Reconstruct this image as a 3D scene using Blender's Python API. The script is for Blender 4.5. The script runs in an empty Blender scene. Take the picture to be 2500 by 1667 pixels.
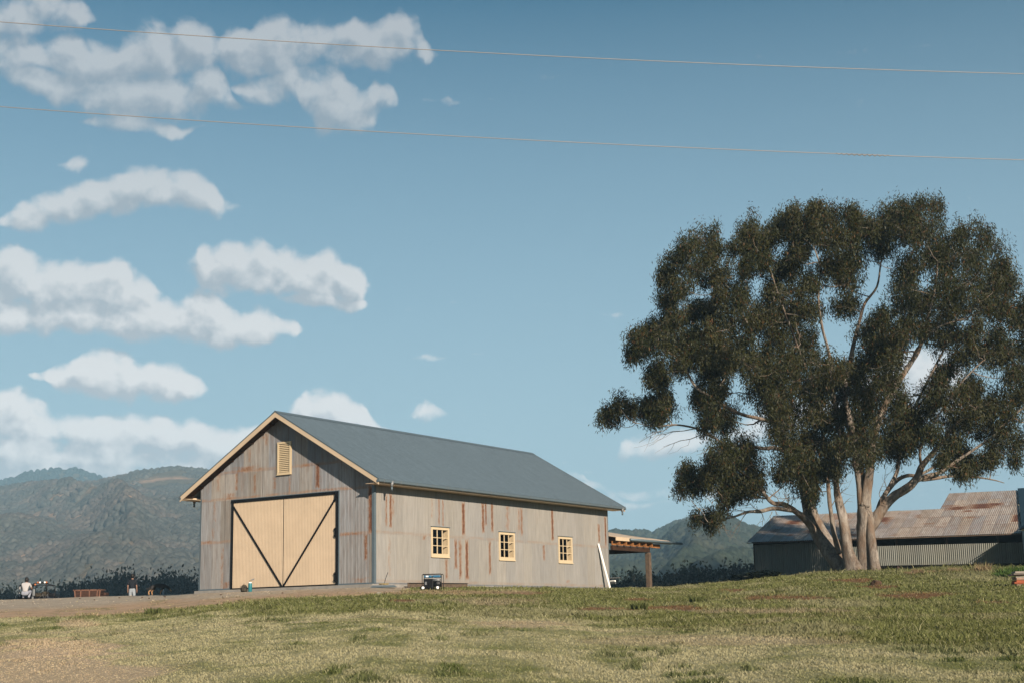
import bpy, bmesh, math, random
import numpy as np
from mathutils import Vector, Matrix
random.seed(7); rng = np.random.default_rng(7)
sc = bpy.context.scene
COL = sc.collection
# ------------------------------------------------------------------ camera
PITCH, ROLL, FPX = 0.1967, -0.0202, 3467.8
EYE = np.array([0.0, 0.0, -1.805])
_f = np.array([0, math.cos(PITCH), math.sin(PITCH)]); _r = np.array([1.0, 0, 0]); _u = np.cross(_r, _f)
CR = _r*math.cos(ROLL) + _u*math.sin(ROLL); CU = -_r*math.sin(ROLL) + _u*math.cos(ROLL)
cd = bpy.data.cameras.new("camera"); cam = bpy.data.objects.new("camera", cd); COL.objects.link(cam)
cd.sensor_width = 36; cd.lens = FPX/2500*36; cd.clip_start = .3; cd.clip_end = 20000
cam.matrix_world = Matrix(((CR[0], CU[0], -_f[0], EYE[0]), (CR[1], CU[1], -_f[1], EYE[1]), (CR[2], CU[2], -_f[2], EYE[2]), (0, 0, 0, 1)))
sc.camera = cam
def ray(px, py): return _f + (px-1250)/FPX*CR - (py-833.5)/FPX*CU
def at(px, py, Y):
    d = ray(px, py); return EYE + d*Y/d[1]
# ------------------------------------------------------------------ light
SUN_TRAVEL = Vector((-0.527, 1.021, -0.465)).normalized()
to_sun = -SUN_TRAVEL
SUN_EL = math.asin(to_sun.z); SUN_AZ = math.atan2(to_sun.x, to_sun.y)
sl = bpy.data.lights.new("sun", 'SUN'); sun = bpy.data.objects.new("sun", sl); COL.objects.link(sun)
sl.energy = 5.0; sl.angle = math.radians(.5); sl.color = (1.0, .86, .70)
sun.rotation_mode = 'QUATERNION'; sun.rotation_quaternion = SUN_TRAVEL.to_track_quat('-Z', 'Y')
sun.location = (60, -100, 60)
sc.view_settings.view_transform = 'Standard'; sc.view_settings.look = 'None'
sc.view_settings.exposure = 1.05; sc.view_settings.gamma = 1; sc.view_settings.use_curve_mapping = False
sc.cycles.max_bounces = 6; sc.cycles.diffuse_bounces = 3; sc.cycles.transparent_max_bounces = 8; sc.cycles.volume_bounces = 0
SKY_STRENGTH = .052
HAZE = 2.6e-4
ALB = .545   # base colours scaled down against the raised exposure, so shade looks deeper
# ------------------------------------------------------------------ node helpers
class NT:
    def __init__(s, tree): s.t = tree; s.n = tree.nodes; s.l = tree.links
    def node(s, typ, **kw):
        n = s.n.new(typ)
        for k, v in kw.items(): setattr(n, k, v)
        return n
    def put(s, sock, v):
        if isinstance(v, bpy.types.NodeSocket): s.l.new(v, sock)
        elif v is not None: sock.default_value = v
    def m(s, op, a, b=None, c=None, clamp=False):
        n = s.node('ShaderNodeMath', operation=op, use_clamp=clamp)
        s.put(n.inputs[0], a); s.put(n.inputs[1], b); s.put(n.inputs[2], c); return n.outputs[0]
    def vm(s, op, a, b=None, c=None, out=0):
        n = s.node('ShaderNodeVectorMath', operation=op)
        s.put(n.inputs[0], a); s.put(n.inputs[1], b)
        if c is not None: s.put(n.inputs[2], c)
        return n.outputs[out]
    def mix(s, f, a, b, mode='MIX'):
        n = s.node('ShaderNodeMix', data_type='RGBA', blend_type=mode)
        s.put(n.inputs[0], f); s.put(n.inputs[6], a); s.put(n.inputs[7], b); return n.outputs[2]
    def noise(s, vec, scale, detail=4, rough=.55, dist=0):
        n = s.node('ShaderNodeTexNoise'); s.put(n.inputs['Vector'], vec)
        n.inputs['Scale'].default_value = scale; n.inputs['Detail'].default_value = detail
        n.inputs['Roughness'].default_value = rough; n.inputs['Distortion'].default_value = dist
        return n.outputs['Fac']
    def mr(s, v, a, b, c=0, d=1, smooth=False):
        n = s.node('ShaderNodeMapRange'); n.interpolation_type = 'SMOOTHSTEP' if smooth else 'LINEAR'
        s.put(n.inputs[0], v)
        for i, x in enumerate((a, b, c, d)): n.inputs[i+1].default_value = x
        return n.outputs[0]
def rgba(c): return (c[0], c[1], c[2], 1)
def newmat(name):
    m = bpy.data.materials.new(name); m.use_nodes = True
    t = NT(m.node_tree); b = m.node_tree.nodes['Principled BSDF']; return m, t, b
def simple(name, col, rough=.6, metal=0, var=.12, scale=3, bump=0, spec=.3):
    m, t, b = newmat(name)
    tc = t.node('ShaderNodeTexCoord').outputs['Object']
    n = t.noise(tc, scale, 5, .6)
    k = t.mr(n, .3, .7, 1-var, 1+var)
    al_ = 1.0 if min(col) > .74 else (ALB*1.2 if name.startswith('cream') else ALB)
    c = t.vm('SCALE', [x*al_ for x in rgba(col)[:3]]); t.put(c.node.inputs[3], k)
    t.put(b.inputs['Base Color'], c); b.inputs['Roughness'].default_value = rough; b.inputs['Metallic'].default_value = metal
    b.inputs['Specular IOR Level'].default_value = spec
    if bump:
        bn = t.node('ShaderNodeBump'); bn.inputs['Strength'].default_value = bump; bn.inputs['Distance'].default_value = .02
        t.put(bn.inputs['Height'], t.noise(tc, scale*6, 4)); t.put(b.inputs['Normal'], bn.outputs[0])
    return m
# ------------------------------------------------------------------ world: nishita sky and clouds
w = bpy.data.worlds.new("World"); sc.world = w; w.use_nodes = True
W = NT(w.node_tree); w.node_tree.nodes.clear()
wout = W.node('ShaderNodeOutputWorld'); bg = W.node('ShaderNodeBackground'); W.l.new(bg.outputs[0], wout.inputs[0])
sky = W.node('ShaderNodeTexSky'); sky.sky_type = 'NISHITA'; sky.sun_disc = False
sky.sun_elevation = SUN_EL; sky.sun_rotation = SUN_AZ
sky.air_density = 1.0; sky.dust_density = .15; sky.ozone_density = 1.5; sky.altitude = 300
gen = W.node('ShaderNodeTexCoord').outputs['Generated']
sep = W.node('ShaderNodeSeparateXYZ'); W.l.new(gen, sep.inputs[0])
az = W.m('ARCTAN2', sep.outputs[0], sep.outputs[1]); el = W.m('ARCSINE', sep.outputs[2])
cmb = W.node('ShaderNodeCombineXYZ'); W.l.new(az, cmb.inputs[0]); W.l.new(el, cmb.inputs[1])
BANDS = [ # rows of cloud; each puff: px, py, rx, ry, strength (sky bearings)
 [(-140,60,150,50,.7),(20,60,110,45,.62),(120,35,120,45,.7),(1090,248,24,20,-.15),(2230,930,110,65,1.1),(2150,960,90,45,1),(2320,1000,90,50,.9)],
 [(-60,140,120,50,.7),(60,130,120,42,.85),(170,150,90,50,.85),(260,165,110,60,1),(370,150,100,75,1),(480,120,80,55,1),(590,125,70,60,1.1),(660,120,80,65,1.1),(760,110,90,50,1.1),(860,110,80,50,1.1),(940,120,80,55,1.05),(990,80,34,40,.9),(1030,140,35,38,.85),(1395,1160,50,14,.0),(1600,1200,110,20,.0),(1720,1212,120,18,.0)],
 [(60,190,70,28,.75),(180,225,100,42,.85),(290,240,110,52,.95),(400,235,110,55,.95),(500,225,80,60,.95),(560,255,40,25,.7),(1440,1178,70,16,-.05),(1560,1228,90,14,-.1)],
 [(320,300,110,26,.6),(420,325,35,24,.45),(650,220,70,34,.45),(740,190,100,38,.6),(800,255,60,65,.9),(860,280,75,50,.95),(920,240,40,35,.6),(958,250,28,26,.45)],
 [(40,545,70,24,.6),(120,515,90,30,.75),(200,490,80,36,.95),(270,490,70,42,.95),(350,458,80,40,1.05),(440,468,90,42,1.05),(515,500,55,38,.95),(575,500,34,20,.5),(1500,770,34,16,-.75)],
 [(200,410,42,28,.5),(505,650,45,50,1.2),(560,665,60,58,1.2),(620,668,60,62,1.25),(690,675,50,62,1.25),(740,690,60,50,1.2),(800,680,62,60,1.25),(860,705,42,48,1.1),(1325,806,36,15,-.75)],
 [(-120,680,120,75,1.2),(20,680,70,62,1.3),(100,700,60,56,1.2),(180,705,70,52,1.2),(262,700,60,55,1.25),(335,735,50,48,1.15),(850,750,60,18,.6),(760,742,90,20,.75)],
 [(-80,780,120,45,1.1),(60,770,140,45,1.1),(220,775,120,42,1.1),(330,790,90,42,1.1),(410,785,80,50,1.15),(490,770,60,55,1.2),(560,800,80,44,1.1),(630,800,60,40,1.1),(705,806,34,22,.75),(1045,868,34,14,-.75)],
 [(110,915,60,12,.25),(170,925,60,36,1),(240,920,70,50,1.2),(300,925,60,50,1.2),(390,925,70,48,1.2),(450,940,50,38,1.1),(700,1100,120,60,.8),(1045,1005,38,28,1)],
 [(-100,1010,110,70,1.2),(30,1015,60,60,1.3),(80,1035,60,52,1.2),(170,1050,60,45,1.15),(240,1060,60,40,1.05),(310,1060,70,46,1.1),(390,1060,65,50,1.2),(470,1070,60,46,1.15),(550,1085,70,44,1.1),(640,1085,80,50,.9),(760,1005,50,52,1.15),(810,1005,50,50,1.15),(860,1020,50,42,1.1),(900,1040,40,30,.9),(1600,1090,100,38,.35),(1690,1078,100,34,.4),(1540,1110,50,22,.2),(1800,1060,110,34,.4),(1960,1010,110,35,.8)],
 [(-60,1110,120,50,1.1),(60,1105,130,44,1.15),(190,1110,110,42,1.1),(320,1115,120,40,1.05),(440,1120,110,38,1),(560,1135,110,32,.9)],
 [(30,1165,70,24,.8),(130,1150,110,24,.8),(260,1150,120,24,.8),(400,1158,120,22,.7)]]
def bearing(px, py):
    d = ray(px, py); d = d/np.linalg.norm(d); return math.atan2(d[0], d[1]), math.asin(d[2])
grp = bpy.data.node_groups.new("cloud_density", 'ShaderNodeTree')
grp.interface.new_socket(name="P", in_out='INPUT', socket_type='NodeSocketVector')
grp.interface.new_socket(name="D", in_out='OUTPUT', socket_type='NodeSocketFloat')
G = NT(grp); gi = G.node('NodeGroupInput'); go = G.node('NodeGroupOutput')
wn = G.node('ShaderNodeTexNoise'); wn.inputs['Scale'].default_value = 22; wn.inputs['Detail'].default_value = 4
G.l.new(gi.outputs[0], wn.inputs['Vector'])
wv = G.vm('SUBTRACT', wn.outputs['Color'], (.5, .5, .5)); wv = G.vm('MULTIPLY', wv, (.026, .017, 0))
P = G.vm('ADD', gi.outputs[0], wv)
acc = None
AZ0, AZ1, EL0, EL1, HM = -.46, .46, -.02, .46, .06
sp_ = G.node('ShaderNodeSeparateXYZ'); G.l.new(P, sp_.inputs[0])
tt_ = G.m('MULTIPLY_ADD', sp_.outputs[0], 1/(AZ1-AZ0), -AZ0/(AZ1-AZ0), clamp=True)
ct = G.node('ShaderNodeCombineXYZ')
for i_ in range(3): G.l.new(tt_, ct.inputs[i_])
NS = 116
for band in BANDS:
    pf = [(bearing(x, y), rx/FPX*.97, ry/FPX*.97, s_) for x, y, rx, ry, s_ in band]
    cur = np.zeros((NS, 3))
    for i_ in range(NS):
        a = AZ0+(AZ1-AZ0)*i_/(NS-1); top, bot, sv, dn_ = -9, 9, -.5, 9
        for (ba, be), rx, ry, s_ in pf:
            u_ = abs(a-ba)/rx
            if u_ < 1:
                hh = max(.35, math.sqrt(1-u_*u_))*ry; top = max(top, be+hh); bot = min(bot, be-hh*.9); sv = max(sv, s_*(1-u_**3)-.12*u_)
            if u_-1 < dn_: dn_ = u_-1; nb = (be, ry)
        if top < -8: top, bot, sv = nb[0]+nb[1]*.35, nb[0]-nb[1]*.35, -1
        cur[i_] = ((top+bot)/2-EL0)/(EL1-EL0), (top-bot)/2/HM, (sv+1)/2.4
    rc = G.node('ShaderNodeRGBCurve'); mp = rc.mapping
    for ch in range(3):
        c_ = mp.curves[ch]
        c_.points[0].location = (0, float(cur[0, ch])); c_.points[1].location = (1, float(cur[-1, ch]))
        for i_ in range(1, NS-1): c_.points.new(i_/(NS-1), float(cur[i_, ch]))
        for p_ in c_.points: p_.handle_type = 'VECTOR'
    mp.update(); G.l.new(ct.outputs[0], rc.inputs['Color'])
    so = G.node('ShaderNodeSeparateXYZ'); G.l.new(rc.outputs[0], so.inputs[0])
    r_ = G.m('DIVIDE', G.m('SUBTRACT', G.m('MULTIPLY_ADD', so.outputs[0], -(EL1-EL0), -EL0), G.m('MULTIPLY', sp_.outputs[1], -1)), G.m('MULTIPLY', so.outputs[1], HM*1.08))
    d = G.m('MULTIPLY_ADD', G.m('MULTIPLY', r_, r_), -1.15, G.m('MULTIPLY_ADD', so.outputs[2], 2.4, -.62))
    acc = d if acc is None else G.m('SMOOTH_MAX', acc, d, .35)
# clouds elsewhere in the sky, away from this bearing, so the sky goes on
sepg = G.node('ShaderNodeSeparateXYZ'); G.l.new(P, sepg.inputs[0])
away = G.mr(G.m('ABSOLUTE', sepg.outputs[0]), .5, .8)
else_n = G.m('MULTIPLY', G.m('SUBTRACT', G.noise(P, 3.2, 3, .5), .60), 5)
else_n = G.m('SUBTRACT', G.m('MULTIPLY', G.m('ADD', else_n, 1), away), 1)
acc = G.m('MAXIMUM', acc, else_n)
fb = G.noise(G.vm('MULTIPLY', gi.outputs[0], (1, 1.2, 1)), 30, 9, .58)
vo = G.node('ShaderNodeTexVoronoi'); vo.feature = 'SMOOTH_F1'; vo.voronoi_dimensions = '2D'; vo.inputs['Scale'].default_value = 42; vo.inputs['Smoothness'].default_value = .35; vo.inputs['Detail'].default_value = 2.5; vo.inputs['Roughness'].default_value = .5
G.l.new(P, vo.inputs['Vector'])
fbm = G.m('ADD', G.m('MULTIPLY', G.m('SUBTRACT', fb, .5), 1.5), G.m('MULTIPLY', G.m('SUBTRACT', .70, vo.outputs['Distance']), 1.15))
fbm = G.m('ADD', fbm, G.m('MULTIPLY', G.m('SUBTRACT', G.noise(P, 110, 6, .66), .5), 1.15))
G.l.new(G.m('ADD', acc, fbm), go.inputs[0])
def dens(vec):
    n = W.node('ShaderNodeGroup'); n.node_tree = grp; W.l.new(vec, n.inputs[0]); return n.outputs[0]
D0 = dens(cmb.outputs[0]); D1 = dens(W.vm('ADD', cmb.outputs[0], (.0045, .0105, 0)))
alpha = W.mr(D0, -.40, .95, 0, 1, True)
thick = W.mr(D0, .3, 1.8)
lit = W.m('ADD', W.m('MULTIPLY', W.m('SUBTRACT', D0, D1), .62), .56)
lit = W.m('SUBTRACT', lit, W.m('MULTIPLY', thick, .10), clamp=True)
ccol = W.mix(W.mr(lit, .15, .95), (8.0, 8.4, 9.1, 1), (15.4, 14.8, 14.5, 1))
# thinner high puffs let the blue through
fade = W.mr(el, .16, .36, 1, .62)
alpha = W.m('MULTIPLY', alpha, fade)
ccol = W.vm('SCALE', ccol); W.put(ccol.node.inputs[3], W.mr(el, .12, .34, 1.0, .72))
skyc = W.vm('MULTIPLY', sky.outputs[0], (1.0, 1.0, 1.0))
hsv = W.node('ShaderNodeHueSaturation'); hsv.inputs['Saturation'].default_value = 1.35; hsv.inputs['Hue'].default_value = .482
W.l.new(skyc, hsv.inputs['Color'])
air = W.m('MULTIPLY', W.mr(el, .05, .43, 1, 0), .80)   # the clear sky pales evenly towards the horizon all round
base_sky = W.mix(W.m('POWER', air, .85, clamp=True), hsv.outputs[0], (6.8, 9.3, 10.9, 1))
fin = W.mix(alpha, base_sky, ccol)
fin2 = W.vm('SCALE', fin); fin2.node.inputs[3].default_value = .61
W.l.new(fin2, bg.inputs[0]); bg.inputs[1].default_value = SKY_STRENGTH

# ------------------------------------------------------------------ mesh helpers
def link(o, parent=None):
    COL.objects.link(o)
    if parent is not None: o.parent = parent
    return o
def tag(o, label=None, cat=None, group=None, kind=None):
    if label: o['label'] = label
    if cat: o['category'] = cat
    if group: o['group'] = group
    if kind: o['kind'] = kind
    return o
def empty(name, loc=(0, 0, 0), rz=0, **k):
    o = bpy.data.objects.new(name, None); COL.objects.link(o); o.location = loc; o.rotation_euler = (0, 0, rz)
    o.empty_display_size = .2
    return tag(o, **k)
class MB:
    def __init__(s): s.v = []; s.f = []
    def add(s, vs, fs):
        n = len(s.v); s.v += [tuple(v) for v in vs]; s.f += [tuple(i+n for i in f) for f in fs]; return s
    def box(s, lo, hi, rot=None, org=None):
        x0, y0, z0 = lo; x1, y1, z1 = hi
        v = [Vector(p) for p in ((x0,y0,z0),(x1,y0,z0),(x1,y1,z0),(x0,y1,z0),(x0,y0,z1),(x1,y0,z1),(x1,y1,z1),(x0,y1,z1))]
        if rot is not None: v = [rot @ p for p in v]
        if org is not None: v = [p + Vector(org) for p in v]
        return s.add(v, [(0,3,2,1),(4,5,6,7),(0,1,5,4),(1,2,6,5),(2,3,7,6),(3,0,4,7)])
    def bar(s, a, b, wd, th, up=(0, 0, 1)):
        a = Vector(a); b = Vector(b); d = (b-a); L = d.length; d.normalize(); up = Vector(up)
        sd = d.cross(up)
        if sd.length < 1e-4: sd = d.cross(Vector((0, 1, 0)))
        sd.normalize(); up = sd.cross(d)
        M = Matrix((sd, d, up)).transposed()
        return s.box((-wd/2, 0, -th/2), (wd/2, L, th/2), M, a)
    def tube(s, pts, rad, n=8, cap=True):
        pts = [Vector(p) for p in pts]
        if not hasattr(rad, '__len__'): rad = [rad]*len(pts)
        base = len(s.v); t = (pts[1]-pts[0]).normalized()
        a = t.cross(Vector((0, 0, 1)))
        if a.length < .1: a = t.cross(Vector((1, 0, 0)))
        a.normalize()
        for i, p in enumerate(pts):
            t = (pts[min(i+1, len(pts)-1)]-pts[max(i-1, 0)]).normalized()
            a = (a - t*a.dot(t)).normalized(); b = t.cross(a)
            for k in range(n):
                w_ = 2*math.pi*k/n; s.v.append(tuple(p+(a*math.cos(w_)+b*math.sin(w_))*rad[i]))
        for i in range(len(pts)-1):
            for k in range(n):
                k2 = (k+1) % n
                s.f.append((base+i*n+k, base+i*n+k2, base+(i+1)*n+k2, base+(i+1)*n+k))
        if cap:
            s.f.append(tuple(base+k for k in reversed(range(n)))); s.f.append(tuple(base+(len(pts)-1)*n+k for k in range(n)))
        return s
    def lathe(s, prof, n=16, c=(0, 0, 0), axis='Z'):
        base = len(s.v)
        for r_, z_ in prof:
            for k in range(n):
                w_ = 2*math.pi*k/n; x, y = r_*math.cos(w_), r_*math.sin(w_)
                p = (x, y, z_) if axis == 'Z' else ((x, z_, y) if axis == 'Y' else (z_, x, y))
                s.v.append((p[0]+c[0], p[1]+c[1], p[2]+c[2]))
        for i in range(len(prof)-1):
            for k in range(n): k2 = (k+1) % n; s.f.append((base+i*n+k, base+i*n+k2, base+(i+1)*n+k2, base+(i+1)*n+k))
        s.f.append(tuple(base+k for k in reversed(range(n)))); s.f.append(tuple(base+(len(prof)-1)*n+k for k in range(n)))
        return s
    def build(s, name, mat, parent=None, smooth=False, loc=None, bevel=0):
        me = bpy.data.meshes.new(name); me.from_pydata(s.v, [], s.f); me.validate()
        bm = bmesh.new(); bm.from_mesh(me)
        if not getattr(s, 'open', False): bmesh.ops.recalc_face_normals(bm, faces=bm.faces)
        bm.to_mesh(me); bm.free()
        if smooth: me.shade_smooth()
        me.materials.append(mat)
        o = bpy.data.objects.new(name, me)
        if loc is not None: o.location = loc
        if bevel:
            b = o.modifiers.new('bevel', 'BEVEL'); b.width = bevel; b.segments = 2; b.limit_method = 'ANGLE'
        return link(o, parent)
def np_mesh(name, verts, faces, mat, cols=None, smooth=False, parent=None):
    """verts (n,3); faces (m,3|4); cols (n,4) point colours"""
    me = bpy.data.meshes.new(name); verts = np.asarray(verts, np.float32); faces = np.asarray(faces, np.int32)
    me.vertices.add(len(verts)); me.vertices.foreach_set('co', verts.ravel())
    k = faces.shape[1]; me.loops.add(faces.size); me.loops.foreach_set('vertex_index', faces.ravel())
    me.polygons.add(len(faces)); me.polygons.foreach_set('loop_start', np.arange(0, faces.size, k, dtype=np.int32))
    if smooth: me.polygons.foreach_set('use_smooth', np.ones(len(faces), bool))
    me.update(calc_edges=True)
    if cols is not None:
        ca = me.color_attributes.new('col', 'FLOAT_COLOR', 'POINT')
        ca.data.foreach_set('color', np.asarray(cols, np.float32).ravel())
    me.materials.append(mat); o = bpy.data.objects.new(name, me); return link(o, parent)
def vnoise(x, y, seed=0):
    x = np.asarray(x, float); y = np.asarray(y, float)
    xi = np.floor(x).astype(np.int64); yi = np.floor(y).astype(np.int64); fx = x-xi; fy = y-yi
    fx = fx*fx*(3-2*fx); fy = fy*fy*(3-2*fy)
    def h(a, b):
        n = (a*374761393 + b*668265263 + seed*1442695041) & 0xffffffff
        n = ((n ^ (n >> 13))*1274126177) & 0xffffffff
        return ((n ^ (n >> 16)) & 0xffff)/65535.0
    return (h(xi, yi)*(1-fx)+h(xi+1, yi)*fx)*(1-fy) + (h(xi, yi+1)*(1-fx)+h(xi+1, yi+1)*fx)*fy
def fbm(x, y, seed=0, octv=4, gain=.5):
    s = 0; a = 1; t = 0
    for i in range(octv): s = s + a*vnoise(x*2**i, y*2**i, seed+i*17); t += a; a *= gain
    return s/t
def sstep(a, b, x): t = np.clip((x-a)/(b-a), 0, 1); return t*t*(3-2*t)

# ------------------------------------------------------------------ barn frame (barn coords -> world)
BYAW = -0.5798; BC = np.array([47.923, -46.819])
cB, sB = math.cos(BYAW), math.sin(BYAW)
def b2w(x, y, z=0):
    dx, dy = x-BC[0], y-BC[1]; return np.array([dx*cB-dy*sB, dx*sB+dy*cB, z])
BW, BL, BH = 10.17, 19.81, 4.2
# ------------------------------------------------------------------ terrain
def seg_dist(px_, A, B):
    d = ray(px_, 1430); q = d[0]/d[1]
    t = (q*A[1]-A[0])/((B[0]-A[0])-q*(B[1]-A[1])); return A[1]+t*(B[1]-A[1])
FL, FR, BR = b2w(0, -.15), b2w(BW+.1, -.15), b2w(BW+.12, BL)
crest = [(-500, 1490, 78), (-200, 1474, 78), (0, 1463, 78), (120, 1459, 78), (240, 1455, 77), (324, 1452.5, 76), (400, 1450, 74), (480, 1447, 67)]
for x in (488, 600, 700, 800, 905): crest.append((x, 1447-(x-488)*.036, float(seg_dist(x, FL, FR))))
for x in (918, 1000, 1100, 1200, 1300, 1400, 1485): crest.append((x, 1432+(x-918)*.007, float(seg_dist(x, FR, BR))))
crest += [(1600, 1434, 77), (1700, 1428, 77), (1800, 1419, 79), (1900, 1408, 80), (2000, 1400, 80.5), (2100, 1397, 80.5), (2300, 1393, 81), (2500, 1390, 80), (2800, 1386, 80), (3300, 1380, 80)]
cq, cs, cD = [], [], []
for x, y, D in crest:
    p = at(x, y, D); cq.append(p[0]/p[1]); cD.append(D); cs.append((p[2]+1.805)/D + 1.6/D)
cq, cs, cD = map(np.array, (cq, cs, cD))
def ground_z(x, y):
    x = np.asarray(x, float); y = np.asarray(y, float)
    q = np.clip(x/np.maximum(y, 4), -.6, .6)
    s = np.interp(q, cq, cs); D = np.interp(q, cq, cD)
    near = -3.405 + np.clip(y, -60, None)*s
    zc = -3.405 + D*s
    sf = np.interp(q, [-.3, -.2, -.17, .02, .07, .14, .17, .2], [-.11, -.10, -.02, -.01, -.07, -.07, .02, .026])
    t = np.maximum(y-D, 0); tt = 45*(1-np.exp(-t/45))
    far = zc + sf*tt
    drop = sstep(95, 260, y)*6.0 + sstep(118, 190, y)*4*np.interp(q, [.1, .2], [0, 1])
    z = np.where(y <= D, near, far) - drop
    und = (fbm(x*.16, y*.16, 3, 3)-.5)*.10*sstep(3, 14, y) * (1-sstep(-6, -1, y-D)*.8)
    z = z + und*np.where(y > D+2, .3, 1)
    z = z + (fbm(x*1.3, y*1.3, 9, 2)-.5)*.03
    # level pad under the barn
    bx = (x*cB+y*sB)+BC[0]; by = (-x*sB+y*cB)+BC[1]
    pad = sstep(-.6, .3, bx)*(1-sstep(BW-.1, BW+.5, bx))*sstep(-.7, .2, by)*(1-sstep(BL, BL+1, by))
    return z*(1-pad) + np.minimum(z, -.13)*pad
def gz(x, y): return float(ground_z(x, y))
def gat(px_, Y):
    d = ray(px_, 1430); x = d[0]/d[1]*Y; return Vector((x, Y, gz(x, Y)))
def project(x, y, z):
    P = np.stack([x-EYE[0], y-EYE[1], z-EYE[2]], -1); d = P@_f; d = np.where(d > .5, d, .5)
    return 1250+FPX*(P@CR)/d, 833.5-FPX*(P@CU)/d
# patches of ground cover, worked out once for every ground point
STRAW = np.array([.53, .485, .285]); OLIVE = np.array([.235, .25, .09]); GREEN = np.array([.172, .182, .058]); PALE = np.array([.70, .54, .37])
DIRT = np.array([.66, .46, .30]); GRAVEL = np.array([.62, .52, .40]); RED = np.array([.26, .13, .065])
def cover(x, y):
    """colour (n,3), grass height and grass density"""
    z = ground_z(x, y); X, Y = project(x, y, z)
    n1 = fbm(x*.35, y*.22, 21, 4); n2 = fbm(x*1.4, y*.9, 31, 3); n3 = fbm(x*4, y*3, 41, 3)
    j = (n1-.5)*26 + (n2-.5)*14
    mown = np.interp(X, [-400, 0, 400, 850, 1300, 1700, 2000, 2500, 3000], [1518, 1512, 1500, 1500, 1512, 1538, 1562, 1600, 1640])
    mw = sstep(-10, 10, Y+j*.7-mown)                    # 1 = mown straw field in front
    strip = sstep(.44, .60, n1*.5+n2*.5)
    front = OLIVE[None]*(1-.0) + (STRAW-OLIVE)[None]*np.clip(.42+1.9*(n2-.45)+1.3*(n1-.45)+.5*(n3-.5), 0, 1)[:, None]
    back = GREEN[None] + (OLIVE*1.15-GREEN)[None]*np.clip(.35+2.2*(n2-.5)+1.0*(n3-.5), 0, 1)[:, None]
    back = back + (STRAW*.8-back)*(sstep(.55, .72, n1)*.6)[:, None]
    col = back*(1-mw)[:, None] + front*mw[:, None]
    h = .032 + .06*np.clip(n2-.35, 0, 1)*2 + .02*n3
    h = h*(1-.68*mw); dn = np.clip(.55+.9*n3, .3, 1.2)
    tf = sstep(.62, .80, vnoise(x*2.3+n1*3, y*1.5, 77))*sstep(.40, .60, fbm(x*.5, y*.3, 78, 2)); sw = sstep(.55, .8, fbm(x*.10+2, y*.9, 79, 3))
    col = col*(1-.75*tf*mw)[:, None]+np.array([.105, .145, .035])[None]*(.75*tf*mw)[:, None]; h = h+tf*.045
    col = col*(1-.35*sw)[:, None]+STRAW[None]*(.35*sw)[:, None]
    rut = np.exp(-((np.abs((x-3.2)*.16+y-31-n1*2.5)-.75)/.28)**2)*sstep(.35, .6, n1+.12); col = col*(1-.35*rut)[:, None]+(PALE*.8)[None]*(.35*rut)[:, None]; h = h*(1-.4*rut)
    def patch(cx, cy, rx, ry, c, k=1, hh=.45, dd=.5):
        nonlocal col, h, dn
        r = ((X-cx)/rx)**2+((Y-cy)/ry)**2 + (n2-.5)*1.6 + (n3-.5)*.8
        m_ = (1-sstep(.35, 1.25, r))*k
        col = col*(1-m_)[:, None]+np.asarray(c)[None]*m_[:, None]; h = h*(1-m_*(1-hh)); dn = dn*(1-m_*(1-dd))
    patch(140, 1585, 150, 30, PALE, .85, .9, 1.0); patch(195, 1522, 60, 12, PALE, .7, .8, .9); patch(40, 1650, 380, 75, PALE, .85, .45, .5)
    patch(1270, 1522, 140, 9, PALE*.85, .6, .6, .7); patch(1750, 1563, 350, 14, PALE*.85, .45, .6, .8)
    for p in ((1900, 1460, 130, 8), (2230, 1453, 110, 9), (1650, 1484, 110, 7), (1470, 1486, 70, 5), (2080, 1417, 60, 6), (1790, 1441, 40, 5), (2150, 1433, 60, 5), (1560, 1463, 40, 4), (1280, 1448, 70, 4), (1000, 1466, 60, 4), (2420, 1470, 50, 4)):
        patch(*p, RED, .85, .25, .25)
    patch(1200, 1468, 150, 10, PALE*.62, .55, .5, .6); patch(1880, 1492, 260, 7, PALE*.7, .6, .5, .6); patch(1100, 1446, 260, 7, DIRT*.75, .65, .3, .3)
    patch(920, 1440, 80, 6, DIRT*.8, .7, .2, .15)
    # bare dirt shoulder and gravel drive at left
    dl = np.interp(X, [-400, 0, 180, 350, 520, 600, 760, 900, 1000, 1060], [1520, 1509, 1503, 1494, 1476, 1469, 1456, 1447, 1440, 1200])
    md = 1-sstep(-5, 5, Y+j*.45-dl)
    cdirt = DIRT[None]*(.8+.45*n3)[:, None]
    cdirt = cdirt+(OLIVE-cdirt)*(sstep(.60, .68, n2)*.5)[:, None]
    gl = np.interp(X, [-400, 0, 180, 330, 500, 700, 860], [1505, 1490, 1482, 1470, 1460, 1447, 1438])
    mg = 1-sstep(-6, 6, Y+j*.5-gl)
    cg = GRAVEL[None]*(.72+.55*n3+.1*(n2-.5))[:, None]
    cd_ = cdirt*(1-mg)[:, None]+cg*mg[:, None]
    col = col*(1-md)[:, None]+cd_*md[:, None]
    h = h*(1-md*.6); dn = dn*(1-md*(1.0-.12*sstep(.62, .7, n2)))
    # longer grass along the old shed and at the tree's foot
    tall = sstep(1900, 2000, X)*(1-sstep(8, 22, Y-1393+(n2-.5)*16))
    h = h+tall*.10; h = h + (1-sstep(4, 10, np.hypot(X-2350, (Y-1388)*3)/14))*.1
    out = (y > 110) | (y < 3)
    return col, h, np.where(out, 0, dn), z
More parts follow.
